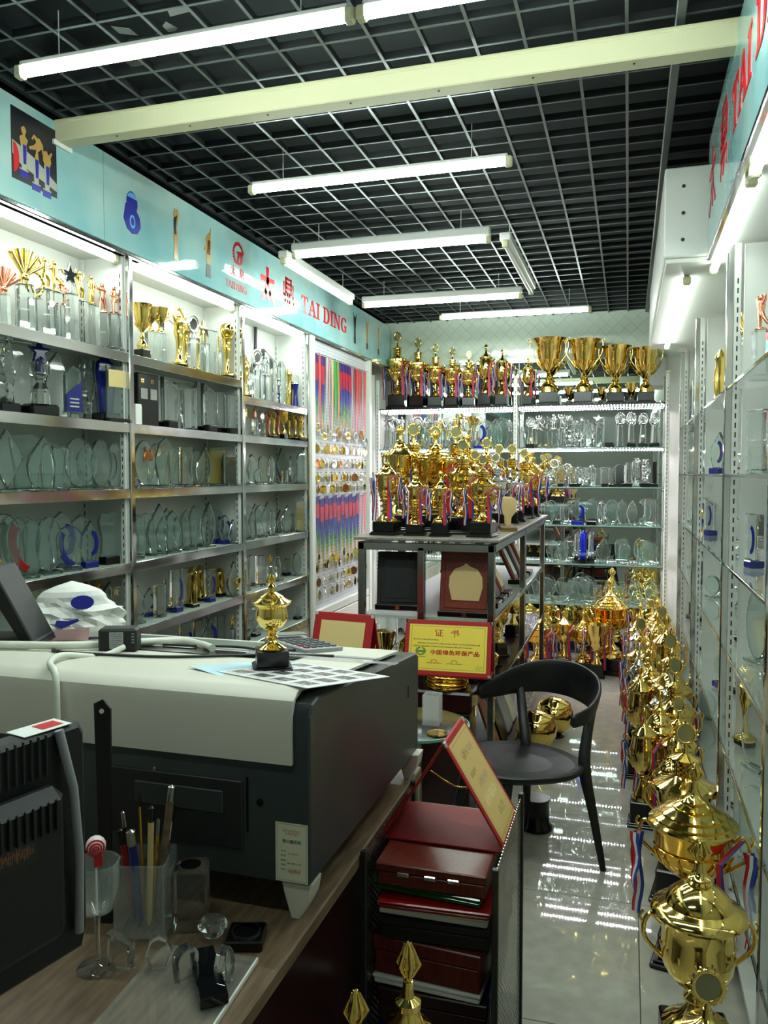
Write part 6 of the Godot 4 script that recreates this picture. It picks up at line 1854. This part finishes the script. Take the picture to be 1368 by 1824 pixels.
func counter() -> void:
	var o := thing("counter_desk", "wood-topped counter under the engraving machine", "desk", Vector3(-1.35, 0, -1.65))
	part(o, "worktop", bxm(Vector3(1.44, 0.035, 1.72), 0.004, Vector3(0, 0.7325, 0)), M.wood)
	part(o, "side_panel", bxm(Vector3(0.02, 0.71, 1.62), 0.002, Vector3(0.68, 0.357, 0)), M.darkwood)
	part(o, "side_panel", bxm(Vector3(0.02, 0.71, 1.62), 0.002, Vector3(-0.68, 0.357, 0)), M.darkwood)
	part(o, "back_panel", bxm(Vector3(1.36, 0.71, 0.02), 0.002, Vector3(0, 0.357, -0.8)), M.darkwood)
	# engraving machine
	var e := thing("laser_engraver", "white and dark grey laser engraving machine on the counter", "machine", Vector3(0, 0, 0))
	var X0 := -1.78
	var turn := func(p: MeshInstance3D): p.rotation.y = PI / 2
	var body := part(e, "body", prism(poly([1.55, .832, 2.46, .825, 2.465, 1.12, 2.44, 1.138, 1.60, 1.222, 1.565, 1.215, 1.55, 1.19]), X0, -0.63, 0.004), M.machinegrey)
	turn.call(body)
	var hood := part(e, "hood", prism(poly([1.541, 1.088, 1.549, 1.088, 1.549, 1.19, 1.565, 1.222, 1.60, 1.232, 2.36, 1.152, 2.36, 1.160, 1.60, 1.241, 1.575, 1.238, 1.552, 1.222, 1.541, 1.195]), X0, -0.667, 0.001), M.offwhite)
	turn.call(hood)
	var onto := func(z): return 1.241 + (z + 1.60) * 0.1066
	var win := part(e, "window", bxm(Vector3(0.56, 0.004, 0.16), 0.001), M.lcd, Vector3(-1.27, onto.call(-2.23) + 0.001, -2.23))
	win.rotation.x = -0.106
	var win2 := part(e, "window", bxm(Vector3(0.80, 0.004, 0.10), 0.001), M.darkglass, Vector3(-1.25, onto.call(-2.02) + 0.001, -2.02))
	win2.rotation.x = -0.106
	part(e, "trim_strip", bxm(Vector3(1.12, 0.004, 0.03), 0.001), M.ltgrey, Vector3(-1.22, onto.call(-2.12) + 0.001, -2.12)).rotation.x = -0.106
	part(e, "front_recess", bxm(Vector3(0.33, 0.15, 0.006), 0.002, Vector3(-0.95, 0.965, -1.548)), M.machinedark)
	part(e, "front_recess", bxm(Vector3(0.22, 0.05, 0.008), 0.002, Vector3(-0.94, 0.99, -1.546)), M.machinegrey)
	part(e, "front_seam", bxm(Vector3(0.004, 0.12, 0.004), 0.0, Vector3(-0.775, 0.99, -1.549)), M.black)
	for p in [[-1.0, 1.045], [-0.81, 1.0], [-1.12, 1.03]]:
		var sc := part(e, "screw", lath([[0, 0], [0.006, 0], [0.005, 0.003], [0, 0.004]], 10), M.steel, Vector3(p[0], p[1], -1.55))
		sc.rotation.x = PI / 2
	part(e, "port", lath([[0, 0], [0.008, 0], [0.008, 0.002], [0, 0.002]], 12), M.black, Vector3(-0.745, 0.998, -1.55)).rotation.x = PI / 2
	part(e, "keyhole", bxm(Vector3(0.003, 0.036, 0.010), 0.001, Vector3(-0.63, 1.04, -2.34)), M.black)
	card(e, "sticker", 0.074, 0.128, print_mat(sticker_image(), 0.5), Vector3(-0.672, 0.898, -1.5485))
	for p in [[-0.665, -1.585, 0.0], [-0.645, -2.42, 0.0], [-1.74, -1.585, 0.0], [-1.74, -2.42, 0.0]]:
		part(e, "foot", prism(poly([-.034, .08, .036, .08, .030, .045, .006, 0, -.012, 0, -.03, .06]), -0.03, 0.03, 0.003), M.offwhite, Vector3(p[0], 0.75, p[1]))
	var on_top := func(x: float, z: float): return Vector3(x, onto.call(z), z)
	var tilt := -0.106
	# small gold cup on a leaflet
	var lf := thing("leaflet", "printed catalogue leaflet lying under the small gold cup", "paper", on_top.call(-0.755, -1.77) + Vector3(0, 0.002, 0))
	lf.rotation = Vector3(tilt, 0.0, 0)
	var sheet := part(lf, "sheet", bxm(Vector3(0.36, 0.0012, 0.27)), M.paper)
	sheet.rotation.y = -0.42
	var ic := card(sheet, "printing", 0.36, 0.27, print_mat(leaflet_image(), 0.35), Vector3(0, 0.0009, 0), Vector3(-PI / 2, 0, 0))
	ic.name = "printing"
	var lf2 := thing("leaflet", "second pale leaflet edge beneath the printed leaflet", "paper", on_top.call(-0.89, -1.80) + Vector3(0, 0.001, 0))
	lf2.rotation = Vector3(tilt, -0.5, 0)
	part(lf2, "sheet", bxm(Vector3(0.14, 0.001, 0.26)), M.paleblue)
	var sc2 := cup([-0.835, onto.call(-1.81) + 0.004, -1.81, 0.235, "egg", "gold", 0], "small gold lidded cup standing on the engraving machine", "cup on the machine", 0.5, 1.35)
	sc2.rotation.x = 0.0
	# calculator
	var ca := thing("calculator", "grey desk calculator on the engraving machine", "calculator", on_top.call(-0.93, -2.24), 0.0)
	ca.rotation = Vector3(tilt, -0.45, 0)
	part(ca, "case", prism(poly([-.095, 0, .095, 0, .095, .016, -.06, .024, -.095, .03]), -0.075, 0.075, 0.003), M.ltgrey)
	part(ca, "display", bxm(Vector3(0.036, 0.003, 0.12), 0.001, Vector3(-0.072, 0.030, 0)), M.lcd).rotation.z = -0.1
	for a in 5:
		for b in 5:
			part(ca, "key", bxm(Vector3(0.018, 0.006, 0.018), 0.002, Vector3(-0.034 + a * 0.026, 0.024 - a * 0.0014, -0.054 + b * 0.027)), M.keyred if b == 4 and a > 2 else M.key)
	# clear ruler
	var ru := thing("ruler", "clear plastic ruler overhanging the machine edge", "ruler", on_top.call(-0.80, -2.045) + Vector3(0, 0.004, 0))
	ru.rotation = Vector3(tilt, -0.03, 0)
	part(ru, "strip", bxm(Vector3(0.44, 0.003, 0.034), 0.001), M.film)
	# power adapter with its cables
	var ad := thing("power_adapter", "black power adapter block with a white label", "adapter", on_top.call(-1.36, -1.94), 0.35)
	part(ad, "block", bxm(Vector3(0.105, 0.066, 0.06), 0.006, Vector3(0, 0.033, 0)), M.blackmat)
	card(ad, "label", 0.038, 0.046, print_mat(adapter_image()), Vector3(-0.002, 0.034, 0.0308))
	for k in 4:
		part(ad, "vent", bxm(Vector3(0.007, 0.003, 0.001), 0.0, Vector3(0.043, 0.028 + k * 0.008, 0.0305)), M.ltgrey)
	var wires := [
		["white power cable draped over the front of the machine", M.cablewhite, 0.008, [Vector3(-1.32, 1.225, -1.90), Vector3(-1.34, 1.215, -1.82), Vector3(-1.36, 1.243, -1.70), Vector3(-1.30, 1.254, -1.58), Vector3(-1.24, 1.235, -1.525), Vector3(-1.22, 1.10, -1.50), Vector3(-1.20, 0.98, -1.46), Vector3(-1.2, 0.76, -1.43)]],
		["thick white hose lying along the machine top", M.cablewhite, 0.011, [Vector3(-1.78, 1.243, -1.72), Vector3(-1.6, 1.234, -1.80), Vector3(-1.45, 1.226, -1.88), Vector3(-1.3, 1.200, -2.12), Vector3(-1.2, 1.200, -2.10), Vector3(-1.12, 1.207, -2.03)]],
		["thin black cable looping across the machine top", M.cableblack, 0.004, [Vector3(-1.40, 1.206, -1.98), Vector3(-1.50, 1.215, -1.88), Vector3(-1.46, 1.225, -1.80), Vector3(-1.3, 1.224, -1.81), Vector3(-1.15, 1.218, -1.86), Vector3(-1.02, 1.208, -1.96), Vector3(-0.9, 1.198, -2.05), Vector3(-0.78, 1.192, -2.10)]],
		["thin black cable running behind the power adapter", M.cableblack, 0.0035, [Vector3(-1.31, 1.196, -2.08), Vector3(-1.22, 1.196, -2.09), Vector3(-1.1, 1.190, -2.14), Vector3(-0.98, 1.195, -2.10), Vector3(-0.9, 1.186, -2.18)]],
	]
	for w in wires:
		part(thing("cable", w[0], "cable", Vector3.ZERO), "lead", tubem(smooth(w[3], 7), w[2], 8), w[1])
	# crumpled white bag
	var bg := thing("plastic_bag", "crumpled white plastic bag with blue and pink print", "bag", on_top.call(-1.665, -2.13) + Vector3(0, -0.004, 0), 0.65)
	var bm := MB.new()
	var nz := FastNoiseLite.new()
	nz.seed = 4
	nz.frequency = 9.0
	var gp := func(i, j):
		var a: float = TAU * i / 28.0
		var f: float = j / 12.0
		var prof := [0.0, 0.15, 0.165, 0.16, 0.15, 0.145, 0.14, 0.12, 0.105, 0.10, 0.085, 0.05, 0.0]
		var r: float = prof[j]
		var p := Vector3(cos(a) * r, f * 0.185, sin(a) * r * 0.45)
		var q: float = nz.get_noise_3d(cos(a), f * 1.2, sin(a)) * 0.045 * sin(PI * minf(f * 1.3 + 0.05, 1.0))
		return p + Vector3(cos(a), 0.5 * signf(q), sin(a)) * q
	for i in 28:
		for j in 12:
			var a: Vector3 = gp.call(i, j)
			var b: Vector3 = gp.call((i + 1) % 28, j)
			var c: Vector3 = gp.call((i + 1) % 28, j + 1)
			var d: Vector3 = gp.call(i, j + 1)
			bm.tri(a, d, c); bm.tri(a, c, b)
	part(bg, "sack", bm.done(), M.plastic)
	part(bg, "print_patch", prism(ellipse(0.03, 0.125, 0.034, 0.022, 16), 0, 0.002), M.blueprint, Vector3(0, 0, 0.067))
	part(bg, "print_patch", prism(poly([-.05, .06, -.03, .05, 0, .062, .02, .07, .016, .078, -.01, .072, -.044, .076]), 0, 0.002), M.blueprint, Vector3(0, 0, 0.080))
	part(bg, "print_patch", prism(poly([-.06, .01, .045, .01, .05, .05, -.05, .045]), 0, 0.002), mat("pinkprint", Color(0.82, 0.66, 0.66), 0.4), Vector3(0, 0, 0.079))
	# black display stand at the machine's left end
	var ds := thing("display_stand", "black folding screen stand at the machine's left end", "stand", on_top.call(-1.73, -1.88), 0.35)
	part(ds, "arm", prism(poly([0.10, 0.0, 0.135, 0.0, 0.02, 0.225, -0.18, 0.235, -0.2, 0.20, -0.015, 0.195]), -0.10, 0.06, 0.004), M.blackmat)
	part(ds, "tray", bxm(Vector3(0.34, 0.02, 0.20), 0.005, Vector3(-0.04, 0.01, 0)), M.blackmat)
	part(ds, "screen", bxm(Vector3(0.02, 0.24, 0.30), 0.004, Vector3(-0.13, 0.16, 0.02)), M.machinedark).rotation.z = 0.5
	# monitor seen from behind, at the near end of the counter
	var mo := thing("monitor", "black monitor seen from behind at the counter end", "monitor", Vector3(-0.985, 0.75, -0.945), 1.35)
	part(mo, "casing", prism(poly([-.24, .12, .24, .12, .25, .16, .25, .50, .24, .52, -.24, .52, -.25, .50, -.25, .16]), -0.02, 0.03, 0.008), M.blackmat)
	part(mo, "rear_bulge", bxm(Vector3(0.36, 0.26, 0.05), 0.02, Vector3(0, 0.31, 0.05)), M.blackmat)
	for k in 22:
		part(mo, "vent_slat", bxm(Vector3(0.005, 0.05, 0.006), 0.001, Vector3(-0.15 + k * 0.0143, 0.40, 0.078)), M.machinedark)
	for k in 8:
		part(mo, "side_rib", bxm(Vector3(0.004, 0.006, 0.045), 0.001, Vector3(0.252, 0.26 + k * 0.028, -0.02)), M.machinedark)
	part(mo, "rear_rim", tubem([Vector3(0.19, 0.52, 0.035), Vector3(0.205, 0.42, 0.05), Vector3(0.215, 0.30, 0.05), Vector3(0.22, 0.16, 0.04)], 0.008, 8), M.ltgrey)
	for k in 14:
		part(mo, "vent_slat", bxm(Vector3(0.004, 0.07, 0.004), 0.001, Vector3(-0.02 + k * 0.0143, 0.485, 0.034)), M.machinedark)
	var scrawl := Image.create(160, 60, false, Image.FORMAT_RGBA8)
	scrawl.fill(Color(0.05, 0.05, 0.05))
	ink_rows(scrawl, 8, 150, 40, 30, Color(0.50, 0.26, 0.18), 71)
	ink_rows(scrawl, 20, 140, 46, 30, Color(0.46, 0.30, 0.16), 72)
	card(mo, "badge", 0.11, 0.042, print_mat(scrawl), Vector3(0.06, 0.36, 0.0758))
	part(mo, "neck", bxm(Vector3(0.06, 0.16, 0.03), 0.008, Vector3(0, 0.08, -0.03)), M.blackmat)
	part(mo, "stand_foot", bxm(Vector3(0.22, 0.014, 0.16), 0.006, Vector3(0, 0.007, -0.02)), M.blackmat)
	var note := thing("paper_note", "small red and white paper lying on the monitor", "paper", Vector3(-0.945, 1.272, -1.12), 1.3)
	part(note, "sheet", bxm(Vector3(0.09, 0.001, 0.05)), M.paper)
	part(note, "printing", bxm(Vector3(0.04, 0.0005, 0.03), 0.0, Vector3(0.015, 0.001, 0)), M.redprint)
	# bar with a hole standing behind the monitor
	var hb := thing("metal_bar", "black perforated bar standing beside the pen glass", "bar", Vector3(-1.045, 0.75, -1.43), 0.2)
	var bar := part(hb, "strip", prism(poly([-.012, 0, .012, 0, .016, .46, .0, .48, -.02, .47]), -0.004, 0.004, 0.001), M.blackmat)
	part(bar, "hole_rim", lath([[0, 0], [0.005, 0], [0.005, 0.002], [0, 0.002]], 12), M.plastic, Vector3(-0.002, 0.455, 0.004)).rotation.x = PI / 2
	# glass of pens
	var pg := thing("pen_glass", "square clear glass holding pens and tools", "holder", Vector3(-0.955, 0.75, -1.44), 0.3)
	for s in [[0.0, 0.05, 0.1, 0.006], [0.0, -0.05, 0.1, 0.006], [0.05, 0.0, 0.006, 0.1], [-0.05, 0.0, 0.006, 0.1]]:
		part(pg, "wall", bxm(Vector3(s[2], 0.15, s[3]), 0.001, Vector3(s[0], 0.079, s[1])), M.pane)
	part(pg, "bottom", bxm(Vector3(0.1, 0.008, 0.1), 0.001, Vector3(0, 0.004, 0)), M.pane)
	var pens := [["wooden brush handle", "wood", 0.0075, 0.28], ["cream pen with green tip", "certgold", 0.006, 0.25], ["blue scissors handle", "blue", 0.009, 0.20], ["red pen", "red", 0.006, 0.19], ["black pen", "black", 0.005, 0.21], ["brass rod", "amber", 0.003, 0.24], ["orange pencil", "amber", 0.005, 0.18], ["silver marker", "silver", 0.008, 0.22]]
	for k in pens.size():
		var a := TAU * k / pens.size()
		var pn := thing("pen", pens[k][0] + " standing in the square glass", "pen", Vector3(-0.955 + cos(a) * 0.022, 0.762, -1.44 + sin(a) * 0.022))
		pn.rotation = Vector3(sin(a) * 0.14, 0, -cos(a) * 0.14)
		part(pn, "barrel", lath([[0, 0], [pens[k][2] * 0.4, 0.004], [pens[k][2], 0.02], [pens[k][2], pens[k][3]], [0, pens[k][3]]], 10), M[pens[k][1]])
		part(pn, "cap", lath([[0, 0], [pens[k][2] * 1.15, 0], [pens[k][2] * 1.1, 0.03], [0, 0.034]], 10), M.steel if k % 2 == 0 else M.black, Vector3(0, pens[k][3] - 0.012, 0))
	var lo := thing("lollipop", "red and white swirl lollipop in a stemmed glass", "sweet", Vector3(-0.965, 0.86, -1.29), 0.7)
	var sw := MB.new()
	sw.ball(Vector3(0, 0.13, 0), 0.019, 20)
	part(lo, "sweet", sw.done(), M.sugar)
	var spiral := []
	for k in 60:
		var r := 0.0185 * k / 59.0
		spiral.append(Vector3(cos(k * 0.42) * r, 0.13 + sin(k * 0.42) * r, sqrt(maxf(0.0, 0.0193 * 0.0193 - r * r))))
	part(lo, "swirl", tubem(spiral, 0.0016, 5), M.redprint)
	part(lo, "stick", tubem([Vector3(0, -0.005, 0), Vector3(0, 0.115, 0)], 0.0022, 6), M.paper)
	part(lo, "bow", bxm(Vector3(0.016, 0.022, 0.004), 0.001, Vector3(0.004, 0.10, 0.003)), M.redprint)
	var gl := thing("stemmed_glass", "clear stemmed glass holding the lollipop", "glass", Vector3(-0.965, 0.75, -1.29))
	part(gl, "bowl", lath([[0.004, 0.1], [0.03, 0.115], [0.042, 0.16], [0.044, 0.21], [0.042, 0.21], [0.04, 0.16], [0.028, 0.118], [0, 0.106]], 20), M.pane)
	part(gl, "stem", lath([[0, 0.0], [0.04, 0.0], [0.036, 0.006], [0.006, 0.014], [0.005, 0.1], [0, 0.1]], 16), M.crystal)
	# crystal pieces
	var cb := thing("crystal_block", "square crystal block with a drilled round hole", "crystal", Vector3(-0.87, 0.75, -1.475), 0.4)
	part(cb, "block", bxm(Vector3(0.07, 0.13, 0.07), 0.004, Vector3(0, 0.065, 0)), M.crystal)
	part(cb, "drilled_hole", lath([[0, 0.1301], [0.022, 0.1301], [0.022, 0.1308], [0, 0.1308]], 18), M.darkglass)
	var gm := thing("crystal_gem", "round cut crystal gem beside the drilled block", "crystal", Vector3(-0.80, 0.75, -1.44))
	part(gm, "gem", lath([[0, 0], [0.02, 0.012], [0.032, 0.03], [0.024, 0.042], [0, 0.044]], 10, true), M.crystal)
	var fr := thing("ring_tray", "small black square tray with a round opening", "tray", Vector3(-0.73, 0.75, -1.45), 0.3)
	part(fr, "frame", bxm(Vector3(0.075, 0.022, 0.075), 0.003, Vector3(0, 0.011, 0)), M.black)
	part(fr, "rim", lath([[0.026, 0.022], [0.03, 0.022], [0.03, 0.025], [0.026, 0.025]], 20), M.steel)
	for k in 4:
		var cp := thing("crystal_piece", "loose clear crystal blank on the counter, %s from the monitor" % ORD[k], "crystal", Vector3(-0.92 + k * 0.07, 0.75, -1.30 - 0.02 * (k % 2)), 0.5 * k, "crystal blanks on the counter")
		part(cp, "blank", prism(outline(["slant", "hex", "arch", "leaf"][k], 0.05, 0.07), -0.012, 0.012, 0.003), M.crystal)
	var gs := thing("glass_sheet", "clear glass sheet lying at the counter edge", "glass", Vector3(-0.77, 0.75, -1.22), 0.06)
	part(gs, "sheet", bxm(Vector3(0.20, 0.01, 0.34), 0.001, Vector3(0, 0.005, 0)), M.pane)
	part(gs, "bright_edge", bxm(Vector3(0.004, 0.010, 0.34), 0.001, Vector3(0.102, 0.005, 0)), M.plastic)
	var bx := thing("blank_box", "long flat grey crystal box on the counter", "box", Vector3(-0.735, 0.76, -1.30), -0.9)
	part(bx, "slab", bxm(Vector3(0.16, 0.02, 0.05), 0.002, Vector3(0, 0.01, 0)), M.darkglass)


func rack_stack() -> void:
	var o := thing("wire_rack", "steel mesh rack full of folders beside the counter", "rack", Vector3(-0.455, 0, -2.12))
	for s in [[-0.165, -0.24], [0.165, -0.24], [-0.165, 0.24], [0.165, 0.24]]:
		part(o, "post", bxm(Vector3(0.016, 0.76, 0.016), 0.002, Vector3(s[0], 0.38, s[1])), M.machinedark)
	part(o, "mesh_side", bxm(Vector3(0.003, 0.70, 0.46), 0.0, Vector3(0.165, 0.40, 0)), M.netting)
	part(o, "mesh_side", bxm(Vector3(0.003, 0.70, 0.46), 0.0, Vector3(-0.165, 0.40, 0)), M.netting)
	part(o, "bottom_tray", bxm(Vector3(0.33, 0.012, 0.48), 0.002, Vector3(0, 0.142, 0)), M.machinedark)
	var stack := [["brown wooden box, lowest in the mesh rack", "redwood", 0.11], ["blue folder near the bottom of the rack pile", "blue", 0.03], ["dark brown plaque box in the rack pile", "darkwood", 0.09], ["white carton in the middle of the rack pile", "paper", 0.025], ["dark red box above the white carton", "redwood", 0.10], ["black plaque case in the rack pile", "blackmat", 0.06], ["white card tray near the top of the pile", "plastic", 0.03], ["dark red folder above the white tray", "red", 0.02], ["green folder near the top of the pile", "green", 0.025], ["red-brown presentation case, topmost with silver clasps", "redwood", 0.06]]
	var y := 0.15
	for k in stack.size():
		var h: float = stack[k][2]
		var a := rng.randf_range(-0.08, 0.08)
		var b := thing("presentation_case" if k % 2 == 0 else "folder", stack[k][0], "case" if k % 2 == 0 else "folder", Vector3(-0.465 + rng.randf_range(-0.01, 0.01), y, -2.13 + rng.randf_range(-0.02, 0.02)), a, "pile in the mesh rack")
		part(b, "body", bxm(Vector3(0.28, h * 0.62, 0.40), 0.004, Vector3(0, h * 0.31, 0)), M[stack[k][1]])
		part(b, "lid", bxm(Vector3(0.286, h * 0.36, 0.406), 0.003, Vector3(0, h * 0.81, 0)), M[stack[k][1]])
		if k == 9:
			for s in [-0.07, 0.0, 0.06]:
				part(b, "clasp", bxm(Vector3(0.03, 0.012, 0.006), 0.002, Vector3(s, h * 0.6, 0.204)), M.silver)
		y += h + 0.001
	for k in 3:
		var f := thing("papers", ["white sheet bent against the mesh", "blue sheet bent against the mesh", "brown strip bent against the mesh"][k], "paper", Vector3(-0.305, 0.12 + 0.15 * k, -1.98 - 0.05 * k), 0.0)
		f.name = numbered("loose_paper")
		part(f, "sheet", bxm(Vector3(0.004, 0.2, 0.16), 0.001, Vector3(0, 0.1, 0)), [M.paper, M.blue, M.brownframe][k]).rotation.x = 0.3
	tent("red stand-up folder with gilt printed card on the rack", Vector3(-0.46, y, -2.19), PI / 2, 0.25, 0.27, 0.165, print_mat(gilt_text_image(), 0.35), 0.016)
	# three cups standing on the floor in front of the rack
	for k in 3:
		cup([[-0.395, -0.465, -0.345][k], 0.0, [-1.47, -1.36, -1.30][k], [0.80, 0.76, 0.66][k], "tower", "gold", 0], ["tall gold cup in front of the mesh rack", "gold cup between counter and mesh rack", "gold cup lowest in the frame by the rack"][k], "cups in front of the rack", 0.4 * k, 0.75)
	# small round table behind the machine
	var rt := thing("round_table", "small round black glass table behind the machine", "table", Vector3(-0.745, 0, -2.86))
	part(rt, "top", lath([[0, 0.765], [0.195, 0.765], [0.2, 0.77], [0.2, 0.777], [0.195, 0.78], [0, 0.78]], 40), M.black)
	part(rt, "rim", lath([[0.199, 0.768], [0.204, 0.770], [0.204, 0.778], [0.199, 0.780]], 40), M.glassedge)
	part(rt, "pedestal", lath([[0, 0], [0.15, 0], [0.14, 0.02], [0.03, 0.04], [0.025, 0.74], [0.06, 0.765], [0, 0.765]], 20), M.steel)
	var cn := thing("gold_coin", "large gold coin lying on the round table", "coin", Vector3(-0.635, 0.78, -2.75))
	part(cn, "disc", lath([[0, 0], [0.034, 0], [0.036, 0.004], [0.034, 0.008], [0.028, 0.007], [0, 0.0075]], 24), M.amber)
	var cbx := thing("clear_box", "clear plastic box standing on the round table", "box", Vector3(-0.68, 0.78, -2.87))
	for s in [[0.0, 0.03, 0.06, 0.002], [0.0, -0.03, 0.06, 0.002], [0.03, 0.0, 0.002, 0.06], [-0.03, 0.0, 0.002, 0.06]]:
		part(cbx, "wall", bxm(Vector3(s[2], 0.11, s[3]), 0.0, Vector3(s[0], 0.055, s[1])), M.film)


# ---------------------------------------------------------------- scene
const EN := 0.6    # energy of one ceiling tube
const LED := 0.05  # energy of one strip of tiny lights


func _ready() -> void:
	rng.seed = 11
	var cam := Camera3D.new()
	cam.name = "camera"
	add_child(cam)
	cam.fov = rad_to_deg(2.0 * atan(912.0 / 1440.0))
	cam.near = 0.05
	cam.far = 60.0
	cam.position = Vector3(0, 1.7, 0)
	cam.rotation = Vector3(deg_to_rad(-2.7), deg_to_rad(16.8), 0)
	cam.current = true
	var we := WorldEnvironment.new()
	we.name = "environment"
	var env := Environment.new()
	env.background_mode = Environment.BG_COLOR
	env.background_color = Color(0.02, 0.02, 0.02)
	env.tonemap_mode = Environment.TONE_MAPPER_LINEAR
	env.tonemap_exposure = 1.35
	env.sdfgi_enabled = true
	env.ssao_enabled = true
	env.ssil_enabled = true
	we.environment = env
	add_child(we)
	materials()
	lamps()
	room()
	signs()
	duct_box()
	left_cabinets()
	medal_wall()
	back_wall()
	right_cabinets()
	display_table()
	chair()
	counter()
	rack_stack()
	for k in protos:
		if protos[k] is Node:
			protos[k].free()
